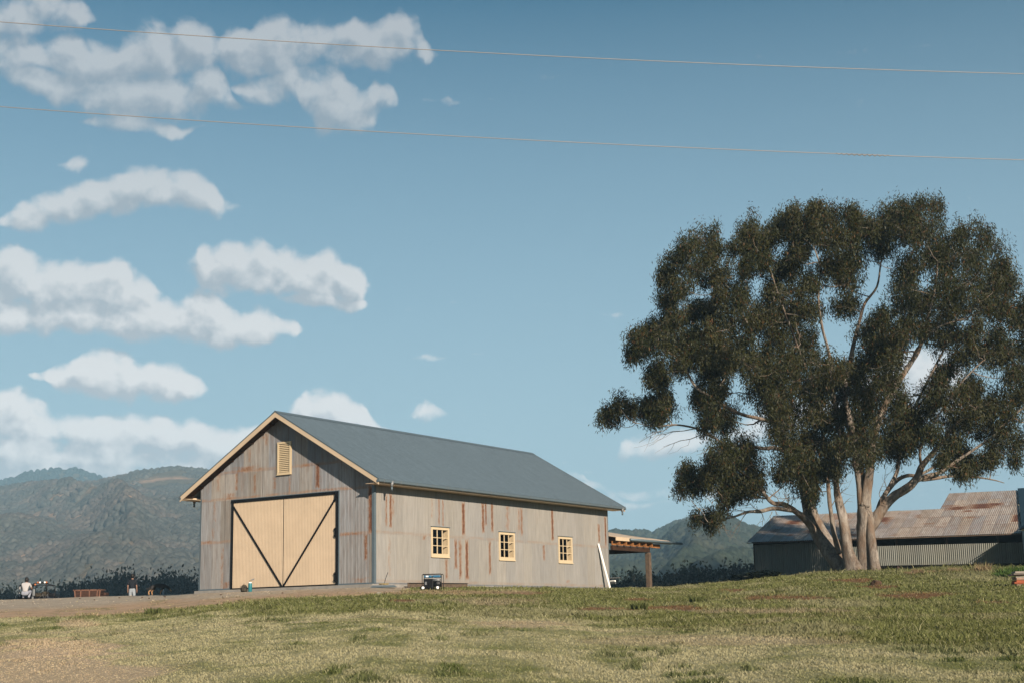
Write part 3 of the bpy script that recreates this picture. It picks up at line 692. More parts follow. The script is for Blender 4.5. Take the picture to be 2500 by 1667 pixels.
# lean-to behind the barn
lt = empty('lean_to', tuple(b2w(0, 0, 0)), BYAW, label='open lean-to with cream roof edge and orange rafters behind the barn', cat='lean-to')
kx = math.tan(math.radians(10))
def lz(x): return 2.70+(10.62-x)*kx
MB().add([(10.62, 19.9, lz(10.62)), (10.62, 26.2, lz(10.62)), (4, 26.2, lz(4)), (4, 19.9, lz(4)), (10.62, 19.9, lz(10.62)-.03), (10.62, 26.2, lz(10.62)-.03), (4, 26.2, lz(4)-.03), (4, 19.9, lz(4)-.03)], [(0, 1, 2, 3), (7, 6, 5, 4), (0, 4, 5, 1), (1, 5, 6, 2), (2, 6, 7, 3), (3, 7, 4, 0)]).build('roof', M_cream, lt)
MB().box((10.6, 19.85, 2.50), (10.635, 26.2, 2.665)).build('fascia', M_cream, lt)
MB().tube([(10.70, 21.3, 2.60), (10.70, 27.4, 2.60)], .075, 10).build('gutter', M_flash, lt, True)
for k_ in range(6):
    y = 20.35+k_*.74
    MB().add([(10.55, y, 2.27), (10.55, y+.10, 2.27), (10.55, y+.10, 2.50), (10.55, y, 2.50), (4.2, y, lz(4.2)-.28), (4.2, y+.1, lz(4.2)-.28), (4.2, y+.1, lz(4.2)-.04), (4.2, y, lz(4.2)-.04)], [(0, 1, 2, 3), (7, 6, 5, 4), (0, 4, 5, 1), (1, 5, 6, 2), (2, 6, 7, 3), (3, 7, 4, 0)]).build('rafter', M_timber, lt)
MB().box((10.28, 19.95, 2.28), (10.34, 25.4, 2.49)).build('rafter_board', M_timber, lt)
MB().box((4.4, 24.12, 2.02), (10.3, 24.26, 2.26)).box((10.18, 20.0, 2.02), (10.32, 24.1, 2.26)).build('beam', M_brown, lt)
MB().box((10.08, 24.05, -.5), (10.34, 24.31, 2.0)).build('post', M_post, lt, bevel=.02)
MB().box((4.6, 24.05, -.5), (4.86, 24.31, 2.0)).build('post', M_post, lt, bevel=.02)

# ------------------------------------------------------------------ things against the barn
def bthing(name, x, y, rz=0, z=None, **k):
    p = b2w(x, y); return empty(name, (p[0], p[1], gz(p[0], p[1]) if z is None else z), BYAW+rz, **k)
M_teal = simple('teal_paint', (.03, .25, .30), .4, 0, .08); M_brass = simple('brass', (.45, .33, .16), .4, .6)
g = empty('gas_cylinder', (0, 0, 0), 0, label='teal gas cylinder with brass regulator standing before the cream door', cat='gas cylinder')
p = b2w(3.92, -.8); g.location = (p[0], p[1], gz(p[0], p[1])-.01)
MB().lathe([(.078, 0), (.084, .01), (.084, .34), (.075, .38)], 18).build('body', M_teal, g, True)
MB().lathe([(.0751, .38), (.055, .41), (.03, .43)], 18).build('shoulder', M_white, g, True)
MB().lathe([(.016, .43), (.016, .50)], 10).box((-.045, -.012, .455), (.045, .012, .475)).build('valve', M_brass, g)
MB().lathe([(.035, .0), (.035, .02)], 12, (.085, -.03, .52), 'Y').lathe([(.03, 0), (.03, .02)], 12, (.15, -.03, .55), 'Y').bar((.01, 0, .49), (.17, 0, .53), .014, .014).build('gauge', M_grey, g)
p = b2w(3.55, -.78)
g = empty('backpack', (p[0], p[1], gz(p[0], p[1])), .1, label='dark camouflage backpack slumped beside the gas cylinder', cat='bag')
M_bag = simple('camouflage_cloth', (.06, .05, .035), .9, 0, .9, 9)
mb = MB(); prof = [(.13, .0, .09), (.145, .05, .10), (.14, .16, .10), (.12, .25, .085), (.07, .30, .06)]
for (rx, z, ry) in prof:
    for k_ in range(14): a = 2*math.pi*k_/14; mb.v.append((rx*np.sign(math.cos(a))*abs(math.cos(a))**.6, ry*np.sign(math.sin(a))*abs(math.sin(a))**.6, z))
for i_ in range(4):
    for k_ in range(14): mb.f.append((i_*14+k_, i_*14+(k_+1) % 14, (i_+1)*14+(k_+1) % 14, (i_+1)*14+k_))
mb.f += [tuple(range(14)), tuple(56+k_ for k_ in range(14))]
mb.build('bag_body', M_bag, g, True)
MB().box((-.09, -.15, .03), (.09, -.09, .15)).build('pocket', M_bag, g, bevel=.02)
MB().tube([(-.04, 0, .29), (-.03, 0, .34), (.03, 0, .34), (.04, 0, .29)], .01, 6).build('handle', M_black, g)
MB().tube([(-.13, -.02, .27), (-.17, -.05, .15), (-.12, -.03, .02)], .012, 6).build('strap', M_black, g)
# generator
pG = gat(1057, 58.9)
g = empty('generator', pG, -.12, label='black framed petrol generator with blue tank standing at the side wall', cat='generator')
M_blue = simple('blue_tank', (.05, .20, .36), .35, 0, .05)
fr_ = MB()
for y in (-.24, .24):
    fr_.tube([(-.37, y, .04), (-.40, y, .10), (-.40, y, .60), (-.37, y, .645), (.37, y, .645), (.40, y, .60), (.40, y, .10), (.37, y, .04), (-.37, y, .04)], .014, 6)
for x in (-.38, .38):
    fr_.tube([(x, -.24, .06), (x, .24, .06)], .014, 6).tube([(x, -.24, .63), (x, .24, .63)], .014, 6)
fr_.build('frame', M_black, g, True)
MB().box((-.34, -.20, .50), (-.02, .20, .60)).build('fuel_tank', M_blue, g, bevel=.03)
MB().box((.02, -.20, .50), (.34, .20, .60)).build('fuel_tank', M_blue, g, bevel=.03)
MB().box((-.25, -.206, .53), (-.15, -.202, .58)).build('sticker', M_white, g)
MB().box((-.36, -.18, .06), (.04, .18, .46)).build('control_box', M_black, g, bevel=.02)
MB().lathe([(.13, -.19), (.15, -.15), (.15, .15)], 18, (.20, 0, .24), 'Y').build('engine', M_black, g, True)
MB().lathe([(.055, -.16), (.055, .16)], 14, (.18, -.12, .40), 'X').build('muffler', M_grey, g, True)
MB().box((.20, -.19, .24), (.27, -.15, .36)).box((-.30, -.20, .22), (-.22, -.185, .34)).build('air_filter', M_grey, g)
for x in (-.36, .24):
    wq = MB().lathe([(.075, -.03), (.10, -.03), (.10, .03), (.075, .03)], 18, (x, -.28, .09), 'Y').build('wheel', M_black, g, True)
    MB().lathe([(.06, -.035), (.065, .0)], 14, (x, -.285, .09), 'Y').build('rim', M_white, wq, True)
# beam, sheets, rope, bar
b0, b1 = gat(1000, 60.2), gat(1150, 62.0)
g = empty('steel_beam', (0, 0, 0), 0, label='dark steel channel beam lying along the foot of the side wall', cat='beam')
A = b2w(BW+.42, 1.75); B = b2w(BW+.42, 6.1); zb_ = gz(*A[:2])
MB().bar((A[0], A[1], zb_+.10), (B[0], B[1], gz(*B[:2])+.10), .05, .19).build('web', M_brown if 0 else M_post, g)
dv = Vector((B[0]-A[0], B[1]-A[1], 0)).normalized(); sd = Vector((dv.y, -dv.x, 0))*.06
MB().bar(Vector((A[0], A[1], zb_+.20))+sd*.3, Vector((B[0], B[1], gz(*B[:2])+.20))+sd*.3, .12, .014).bar(Vector((A[0], A[1], zb_+.008))+sd*.3, Vector((B[0], B[1], gz(*B[:2])+.008))+sd*.3, .12, .014).build('flange', M_black, g)
pS = gat(937, 58.6)
g = empty('steel_sheets', pS, .02, label='flat stack of grey steel sheets by the barn corner', cat='sheet stack')
for k_ in range(3): MB().box((-.52+.03*k_, -.25, .02+.035*k_), (.52-.05*k_, .25, .045+.035*k_)).build('sheet', M_flash if k_ < 2 else M_grey, g)
g = empty('yellow_rope', pS+Vector((.02, -.18, .12)), 0, label='loose coil of yellow rope on the steel sheets', cat='rope')
rp = []
for k_ in range(90): a = k_*.42; r_ = .10+.035*math.sin(k_*.7); rp.append((r_*1.5*math.cos(a), r_*.8*math.sin(a), .03+.02*math.sin(k_*1.3)))
MB().tube(rp, .011, 5).build('coil', simple('rope_yellow', (.45, .33, .12), .9), g)
g = empty('crowbar', (0, 0, 0), 0, label='dark crowbar standing up from the rope coil by the barn corner', cat='crowbar')
MB().tube([tuple(pS+Vector((.0, -.1, .10))), tuple(pS+Vector((.08, -.02, .38))), tuple(pS+Vector((.16, .05, .62)))], .016, 6).build('bar', M_black, g)
# white board leaning by the far corner
g = empty('white_board', tuple(b2w(BW+.45, 19.08, 0)), BYAW, label='long white board leaning on the far end of the side wall', cat='board')
MB().bar((0, 0, gz(*b2w(BW+.45, 19.08)[:2])-.02), (-.40, -.42, 2.31), .145, .045, (1, .2, 0)).build('plank', M_white, g)
# pipes on trestle behind the far corner
g = empty('pipe_stack', (0, 0, 0), 0, label='low stack of pipes and pale boards past the far barn corner', cat='pipes')
for (x0, x1, py, Y, mt, r_) in ((1480, 1514, 1409, 80, M_grey, .035), (1480, 1502, 1417, 79.6, M_white, .05), (1482, 1503, 1422, 79.3, M_grey, .04)):
    a, b = at(x0, py+2, Y+.5), at(x1, py, Y); MB().tube([tuple(a), tuple(b)], r_, 8).build('pipe', mt, g)
a = gat(1492, 80); MB().box((a.x-.08, a.y-.1, a.z-.6), (a.x+.08, a.y+.1, a.z+.35)).build('trestle', M_post, g)
# ------------------------------------------------------------------ power lines
M_wire = simple('galvanised_wire', (.40, .38, .36), .5, .2, .05)
def wire(pts, label, Y=25):
    xs, ys = zip(*pts); c = np.polyfit(xs, ys, 2); P_ = []
    for x in np.linspace(-1400, 3900, 60): P_.append(tuple(at(x, float(np.polyval(c, x)), Y+(x-1250)*.0008)))
    g = empty('power_line', (0, 0, 0), 0, label=label, cat='power line', group='overhead wires crossing the sky')
    MB().tube(P_, .0072, 6).build('wire', M_wire, g, True); return g, c
wire([(0, 54), (552, 93), (1100, 125), (2500, 181)], 'upper plain wire of the two crossing the sky')
g, c_ = wire([(0, 261), (552, 300), (1100, 332), (2039, 376), (2500, 391)], 'lower wire with a twisted pale splice')
P_ = []
for x in np.linspace(2038, 2176, 120):
    ph = (x-2038)/138*2*math.pi*11; env = .006+.010*math.sin(math.pi*(x-2038)/138)
    o_ = at(x, float(np.polyval(c_, x)), 25+(x-1250)*.0008); P_.append((o_[0], o_[1]+env*math.cos(ph), o_[2]+env*math.sin(ph)-.006*math.sin(math.pi*(x-2038)/138)))
MB().tube(P_, .009, 6).build('splice', M_wire, g, True)
# ------------------------------------------------------------------ old shed behind the tree
SO = np.array([15.77, 98.0, 3.416]); SE = np.array([.9063, -.4226, -.009]); SS = np.array([.4226, .9063, .295]); SN = np.cross(SE, SS); SN /= np.linalg.norm(SN)
def spt(e, s, o=0): return tuple(SO+SE*e+SS*s+SN*o)
shed = empty('old_shed', (0, 0, 0), 0, label='long low corrugated iron shed with a rusty roof behind the gum tree', cat='shed')
coordE = empty('shed_roof_datum', tuple(SO), math.atan2(SE[1], SE[0])); coordE.parent = shed
ROOF_RUST = []
rng2 = random.Random(5)
for (e, s, we, hs, st) in ((7.5, 6.3, .5, .35, .9), (8.3, 5.1, .6, .5, .9), (8.7, 4.2, .25, .3, .5), (12.2, 8.4, 1.1, .2, .5), (13.0, 7.6, .8, .35, .8), (14.6, 7.9, .9, .5, 1), (15.4, 8.3, .6, .3, .9), (13.8, 6.6, .4, .2, .7), (10.6, 5.7, .3, .35, .5), (11.6, 3.4, .6, .15, .5), (14.2, 4.7, .5, .15, .6), (17.2, 4.0, .3, .7, .9), (2.0, 5.3, .6, .4, .9), (1.2, 3.1, .4, .3, .7), (3.9, 2.4, .5, .35, .7), (5.3, 6.4, .8, .5, .6), (5.6, 4.6, .6, .3, .5), (6.9, 1.0, .5, .22, .8), (9.8, .6, .4, .12, .5), (2.6, 1.6, .3, .2, .7), (4.4, 6.9, .3, .25, .7), (12.6, 2.3, .5, .12, .4), (9.7, 6.9, .5, .2, .4)):
    ROOF_RUST.append((e, s-hs*1.5, s+hs*1.5, we*.8, min(1, st*1.15)))
# the datum's own Z is tilted into the roof plane so that the streak table reads along and up the slope
coordE.rotation_euler = Matrix((tuple(SE/np.linalg.norm(SE)), tuple(-SN), tuple(SS/np.linalg.norm(SS)))).transposed().to_euler()
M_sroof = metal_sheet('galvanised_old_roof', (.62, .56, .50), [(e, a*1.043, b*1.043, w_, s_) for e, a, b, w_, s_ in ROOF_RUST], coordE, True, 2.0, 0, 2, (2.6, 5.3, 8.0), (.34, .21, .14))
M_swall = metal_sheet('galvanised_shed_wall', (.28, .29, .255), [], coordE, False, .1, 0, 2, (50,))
rws = [(0, 2.62, 0, 17.8), (2.55, 5.15, 0, 17.6), (5.08, 7.62, 0, 17.3), (7.55, 10.1, 11.85, 17.0), (10.03, 12.5, 11.85, 16.8)]
for i_, (sa, sb, ea, eb) in enumerate(rws):
    u = ea
    while u < eb-.05:
        b_ = min(u+.762, eb); jit = rng2.uniform(-.03, .03) if i_ == 0 else 0
        lo = lambda e, sa=sa, j=jit: sa+j; hi = lambda e, sb=sb: max(sa, min(sb, (17.85-e)/.1 if e > 16.4 else 99))
        mb = corr(u, b_, lo, hi, spt, off=.006*i_+rng2.uniform(0, .004), amp=.018, seg=6, PIT=.127)
        if mb.f: weld(mb.build('roof_sheet', M_sroof, shed))
        u += .762
# far slopes, dropping away behind the ridges
def far_slope(e0, e1, s0, name):
    a, b = np.array(spt(e0, s0)), np.array(spt(e1, s0)); back = np.array([.4226, .9063, -.295])*s0
    MB().add([a, b, b+back, a+back], [(0, 1, 2, 3)]).build(name, M_sroof, shed)
far_slope(0, 11.85, 7.6, 'rear_roof'); far_slope(11.85, 16.7, 12.5, 'rear_roof')
# gable step where the tall roof passes the low one
def wpt(e, s, z): v = SO+SE*e+np.array([.4226, .9063, 0])*s; return (v[0], v[1], z)
top = lambda e, s: (SO+SE*e+SS*s)[2]
MB().add([wpt(11.86, 7.6, top(11.86, 7.6)-.05), wpt(11.86, 12.5, top(11.86, 12.5)-.02), wpt(11.86, 17.4, top(11.86, 7.6)-.05)], [(0, 1, 2)]).build('gable_wall', M_swall, shed)
GB = .6
def zl(px_, py_, e): v = SO+SE*e; Y = v[1]+.9063*GB; return at(px_, py_, Y)[2]
zt0, zt1 = zl(2160, 1332, 7.0), zl(2452, 1324, 16); zb0, zb1 = zl(2160, 1379.5, 7.0), zl(2500, 1373, 17.5)
u = 6.9
while u < 17.75:
    zt = lambda e: zt0+(zt1-zt0)*(e-7)/9; zb = lambda e: zb0+(zb1-zb0)*(e-7)/10.5
    zt_ = zt
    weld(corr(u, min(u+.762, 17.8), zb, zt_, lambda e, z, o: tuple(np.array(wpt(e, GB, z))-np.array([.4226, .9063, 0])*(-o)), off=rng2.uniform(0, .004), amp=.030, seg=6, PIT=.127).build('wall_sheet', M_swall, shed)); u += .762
u = .35
while u < 6.7:
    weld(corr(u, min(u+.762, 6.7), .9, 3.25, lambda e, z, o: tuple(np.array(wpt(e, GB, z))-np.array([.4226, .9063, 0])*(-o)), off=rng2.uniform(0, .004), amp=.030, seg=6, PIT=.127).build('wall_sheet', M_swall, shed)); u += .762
for e in (.3, 3.4, 6.75, 9.9, 13.1, 16.3): 
    a = wpt(e, GB+.16, .2); b = wpt(e, GB+.16, top(e, GB)-.06); MB().bar(a, b, .14, .14).build('post', M_brown, shed)
a, b = wpt(.2, GB+.02, top(.2, GB)-.16), wpt(17.8, GB+.02, top(17.8, GB)-.16); MB().bar(a, b, .06, .16).build('top_plate', M_brown, shed)
MB().bar(wpt(0, 0, top(0, 0)-.06), wpt(17.8, 0, top(17.8, 0)-.06), .03, .05).build('eave_batten', M_post, shed)
# rear and end walls
MB().add([wpt(6.7, 2.6, .4), wpt(17.7, 2.6, .4), wpt(17.7, 2.6, top(17, 2.6)-.08), wpt(6.7, 2.6, top(6.7, 2.6)-.08)], [(0, 1, 2, 3)]).build('dark_sheet', M_dark, shed)  # dark sheet added behind the open wall band so it looks black
for (ea, eb, s_) in ((0.3, 20, 15.0),):
    MB().add([wpt(ea, s_, .5), wpt(eb, s_, .5), wpt(eb, s_, 3.6), wpt(ea, s_, 3.6)], [(0, 1, 2, 3)]).build('rear_wall', M_swall, shed)
MB().add([wpt(11.8, 14.9, 3.5), wpt(17.8, 14.9, 3.5), wpt(17.8, 14.9, 6.3), wpt(11.8, 14.9, 6.3)], [(0, 1, 2, 3)]).build('rear_wall', M_swall, shed)
MB().add([wpt(.32, GB, .3), wpt(.32, 15, .3), wpt(.32, 15, 3.3), wpt(.32, 7.6, 5.5), wpt(.32, GB, 3.5)], [(0, 1, 2, 3, 4)]).build('end_wall', M_swall, shed)
MB().add([wpt(17.8, GB, .3), wpt(17.8, 15, .3), wpt(17.8, 15, 3.3), wpt(16.7, 12.5, 7.0), wpt(17.8, GB, 3.5)], [(0, 1, 2, 3, 4)]).build('end_wall', M_swall, shed)
# neighbouring navy roofed shed at the edge
ns = empty('navy_shed', (0, 0, 0), 0, label='navy roofed shed joined to the right end of the old iron shed', cat='shed')
M_navy = simple('navy_steel', (.02, .045, .065), .5, .1, .1, 2)
nv = [wpt(16.6, 12.6, 7.12), wpt(17.87, 0, 3.42), wpt(17.9, -2.4, 3.3), wpt(24, -2.4, 7.1), wpt(24, 12.6, 7.12)]
MB().add(nv, [(0, 1, 2, 3, 4)]).build('roof', M_navy, ns)
MB().add([wpt(18.3, -2.2, .8), wpt(30, -2.2, .8), wpt(30, -2.2, 3.6), wpt(24, -2.2, 7.0), wpt(18.3, -2.2, 3.45)], [(0, 1, 2, 3, 4)]).build('gable_wall', M_navy, ns)
MB().add([wpt(24, -2.4, 7.1), wpt(24, 12.6, 7.12), wpt(30, 12.6, 3.4), wpt(30, -2.4, 3.4)], [(0, 1, 2, 3)]).build('roof', M_navy, ns)
MB().bar(wpt(17.75, -.1, 3.40), wpt(18.6, -2.6, 3.36), .22, .05).build('gutter', M_white, ns)

# ------------------------------------------------------------------ the gum tree
TY = 80.0
def TP(px_, py_, dy=0.0): return at(px_, py_, TY+dy)
tree = empty('gum_tree', tuple(gat(2090, TY)), 0, label='huge many-stemmed gum tree with a spreading dark olive crown', cat='tree')
tloc = np.array(tree.location)
RP = TY/FPX/2*.86
SK = { # main stems: px, py, depth, width in px
 't1': [(2066, 1404, .9, 78), (2052, 1375, 1.2, 64), (2030, 1350, 1.6, 54), (1996, 1294, 2.6, 46), (1978, 1243, 3.2, 38), (1964, 1195, 3.5, 31), (1950, 1150, 3.6, 27), (1925, 1105, 3.6, 24), (1905, 1060, 3.5, 20), (1880, 1000, 3.3, 17), (1850, 940, 3, 14), (1815, 880, 3, 11), (1790, 810, 3, 8), (1770, 740, 3, 5)],
 't1b': [(1998, 1305, 2.3, 22), (1965, 1266, 2.2, 19), (1940, 1246, 1.8, 16), (1914, 1231, 1.4, 14), (1885, 1226, 1, 12), (1862, 1200, -.2, 10), (1845, 1180, -.3, 8), (1815, 1155, -.4, 6), (1770, 1130, -.4, 4)],
 't1c': [(1935, 1245, 1.7, 13), (1891, 1240, 1.0, 12), (1858, 1247, -.2, 11), (1826, 1249, -.4, 8), (1793, 1260, -.6, 6), (1760, 1268, -.8, 4), (1730, 1275, -1, 3)],
 't2': [(2050, 1350, .8, 18), (2036, 1300, .9, 15), (2030, 1260, 1, 13), (2024, 1215, 1.1, 12), (2021, 1170, 1.2, 11), (2015, 1110, 1.4, 10), (2005, 1040, 1.5, 9), (1990, 960, 1.6, 8), (1975, 880, 1.8, 6)],
 't3': [(2090, 1404, -.3, 60), (2080, 1375, -.3, 46), (2070, 1345, -.3, 34), (2062, 1295, -.3, 28), (2055, 1255, -.3, 25), (2046, 1215, -.3, 21), (2042, 1180, -.3, 16), (2044, 1130, -.4, 13), (2050, 1070, -.6, 11), (2040, 1000, -.8, 10), (2030, 930, -1, 9), (2024, 862, -1.2, 8), (2008, 803, -1.2, 7), (1998, 728, -1.3, 6), (2002, 653, -1.3, 5), (1985, 600, -1.3, 3)],
 't4': [(2122, 1404, .1, 56), (2112, 1375, 0, 40), (2108, 1330, 0, 34), (2109, 1290, 0, 38), (2110, 1255, 0, 40), (2107, 1215, 0, 38), (2103, 1175, .1, 32), (2095, 1135, .2, 26), (2085, 1080, .4, 22), (2070, 1010, .6, 19), (2060, 950, .8, 16), (2075, 890, 1, 14), (2083, 846, 1.1, 12), (2100, 780, 1.2, 9), (2112, 740, 1.2, 8), (2141, 700, 1.2, 6), (2150, 640, 1.2, 4)],
 't4b': [(2110, 1235, -.15, 30), (2118, 1190, -.3, 26), (2124, 1150, -.5, 24), (2126, 1100, -.7, 21), (2140, 1040, -.9, 19), (2165, 980, -1, 18), (2195, 930, -1.2, 16), (2226, 883, -1.3, 13), (2245, 850, -1.3, 11), (2260, 790, -1.3, 8), (2280, 720, -1.2, 6), (2290, 640, -1, 4)],
 't5': [(2140, 1404, -.45, 34), (2134, 1370, -.5, 27), (2130, 1330, -.45, 25), (2125, 1295, -.35, 26), (2122, 1265, -.2, 24), (2118, 1240, 0, 18)],
 't6': [(2118, 1300, .1, 24), (2136, 1270, 0, 31), (2150, 1248, -.1, 30), (2164, 1230, -.2, 27), (2186, 1209, -.4, 24), (2215, 1190, -.6, 23), (2238, 1166, -.8, 21), (2250, 1138, -.9, 17), (2268, 1116, -1, 14), (2300, 1080, -1, 12), (2330, 1040, -1, 10), (2370, 1010, -1, 8), (2410, 985, -1, 6)],
 't6b': [(2236, 1172, -.8, 15), (2262, 1162, -.9, 13), (2295, 1152, -1, 11), (2335, 1125, -1.2, 9), (2377, 1097, -1.4, 8), (2430, 1060, -1.6, 7), (2480, 1010, -1.8, 5), (2530, 970, -2, 4)],
 't6c': [(2250, 1170, -.8, 12), (2288, 1166, -.6, 10), (2328, 1161, -.4, 8), (2376, 1163, -.2, 6), (2423, 1170, 0, 4), (2452, 1178, 0, 2)],
 't7': [(2140, 1262, .5, 16), (2150, 1226, .6, 16), (2168, 1196, .8, 14), (2190, 1172, 1, 12), (2215, 1160, 1.2, 11), (2245, 1158, 1.5, 9), (2290, 1130, 2, 8), (2330, 1080, 2.4, 6), (2370, 1030, 2.8, 5)],
 't7b': [(2160, 1206, .6, 13), (2176, 1180, .8, 12), (2190, 1150, 1, 11), (2196, 1110, 1.3, 10), (2215, 1050, 1.8, 9), (2240, 980, 2.4, 8), (2280, 900, 3, 7), (2320, 820, 3.4, 6), (2350, 740, 3.5, 4)],
 'l1': [(1920, 1100, 2.0, 13), (1890, 1092, 1.6, 12), (1868, 1094, 1.2, 11), (1840, 1090, .8, 10), (1815, 1088, .4, 9), (1770, 1083, 0, 8), (1735, 1062, -.4, 7), (1700, 1045, -.8, 6), (1650, 1036, -1.2, 5), (1600, 1040, -1.6, 3), (1545, 1030, -1.8, 2)],
 'l2': [(1890, 1030, 2.0, 12), (1850, 1020, 1.0, 11), (1815, 1012, 0, 10), (1788, 1000, -.6, 10), (1761, 985, -1, 9), (1725, 962, -1.6, 8), (1697, 942, -2, 8), (1680, 912, -2.2, 7), (1668, 885, -2.3, 6), (1645, 868, -2.4, 4), (1620, 850, -2.4, 3)],
 'l3': [(1850, 940, 3, 10), (1840, 870, 2, 9), (1830, 800, 1, 8), (1790, 740, 0, 7), (1760, 690, -.5, 5), (1730, 640, -1, 4)],
 'l4': [(1990, 960, 1.6, 9), (1960, 880, 0, 9), (1930, 800, -1.6, 8), (1900, 720, -2.6, 7), (1880, 660, -3, 6), (1860, 630, -3.2, 4)],
 'r1': [(2226, 883, -1.3, 12), (2240, 850, -2, 9), (2290, 800, -3, 8), (2350, 780, -3.6, 6), (2400, 760, -3.8, 4)],
 'r2': [(2250, 1138, -.9, 12), (2246, 1100, -1.4, 10), (2262, 1060, -2, 8), (2300, 1000, -2.8, 7), (2350, 930, -3.4, 5), (2400, 880, -3.6, 4)]}
def smooth_path(P_, R_, n=4):
    P_ = [np.array(p) for p in P_]; out, ro = [], []
    for i_ in range(len(P_)-1):
        p0, p1, p2, p3 = P_[max(i_-1, 0)], P_[i_], P_[i_+1], P_[min(i_+2, len(P_)-1)]
        for k_ in range(n):
            t = k_/n; out.append(.5*((2*p1)+(-p0+p2)*t+(2*p0-5*p1+4*p2-p3)*t*t+(-p0+3*p1-3*p2+p3)*t**3)); ro.append(R_[i_]*(1-t)+R_[i_+1]*t)
    out.append(P_[-1]); ro.append(R_[-1]); return out, ro
def bark():
    m, t, b = newmat('gum_bark')
    P = t.node('ShaderNodeNewGeometry').outputs['Position']; sp = t.node('ShaderNodeSeparateXYZ'); t.l.new(P, sp.inputs[0])
    st = t.noise(t.vm('MULTIPLY', P, (1, 1, .22)), 6, 6, .62, .6); fine = t.noise(t.vm('MULTIPLY', P, (1, 1, .16)), 34, 5, .65)
    bl = t.noise(t.vm('MULTIPLY', P, (1, 1, .5)), 1.7, 4, .6)
    col = t.mix(t.mr(st, .35, .65), (.10, .080, .065, 1), (.275, .235, .195, 1))
    col = t.mix(t.mr(bl, .48, .60, 0, .85), col, (.16, .11, .075, 1)); col = t.mix(t.mr(bl, .42, .30, 0, .8), col, (.31, .275, .245, 1))
    rough = t.m('ADD', t.mr(sp.outputs[2], 3.4, 1.0), t.m('MULTIPLY', t.m('SUBTRACT', bl, .5), 1.5), clamp=True)
    col = t.mix(t.m('MULTIPLY', rough, t.mr(fine, .46, .64)), col, (.07, .052, .042, 1))
    t.put(b.inputs['Base Color'], col); b.inputs['Roughness'].default_value = .85; b.inputs['Specular IOR Level'].default_value = .2
    bn = t.node('ShaderNodeBump'); bn.inputs['Strength'].default_value = .8; bn.inputs['Distance'].default_value = .05
    t.put(bn.inputs['Height'], t.m('ADD', fine, t.m('MULTIPLY', st, 1.2))); t.put(b.inputs['Normal'], bn.outputs[0]); return m
M_bark = bark()
nodesP, nodesR = [], []
for key, pts in SK.items():
    P_ = [TP(x, y, d) for x, y, d, w_ in pts]; R_ = [w_*RP for *_, w_ in pts]
    R_ = [r_*(.72 if key in ('r1', 'r2', 'l3', 'l4') else 1) for r_ in R_]; P_, R_ = smooth_path(P_, R_, 5)
    big = pts[0][3] > 20; mb = MB(); mb.tube([p-tloc for p in P_], R_, 18 if big else 9)
    # knotted, fluted surface
    nside = 18 if big else 9
    for i_, v in enumerate(mb.v):
        r_ = i_//nside; r_ = min(r_, len(P_)-1); c = P_[r_]-tloc; v = np.array(v); ang = (i_ % nside)/nside*2*math.pi
        fl = 1+.10*math.sin(ang*3+r_*.25+hash(key) % 7*0+len(key))*(1 if big else .6)+.10*(float(vnoise(ang*2.2+r_*.0, r_*.45, 3+len(key)))-.5)*2
        mb.v[i_] = tuple(c+(v-c)*fl)
    mb.build('trunk' if big else 'limb', M_bark, tree, True)
    for p, r_ in zip(P_, R_):
        if p[2] > 2.2: nodesP.append(p); nodesR.append(r_)
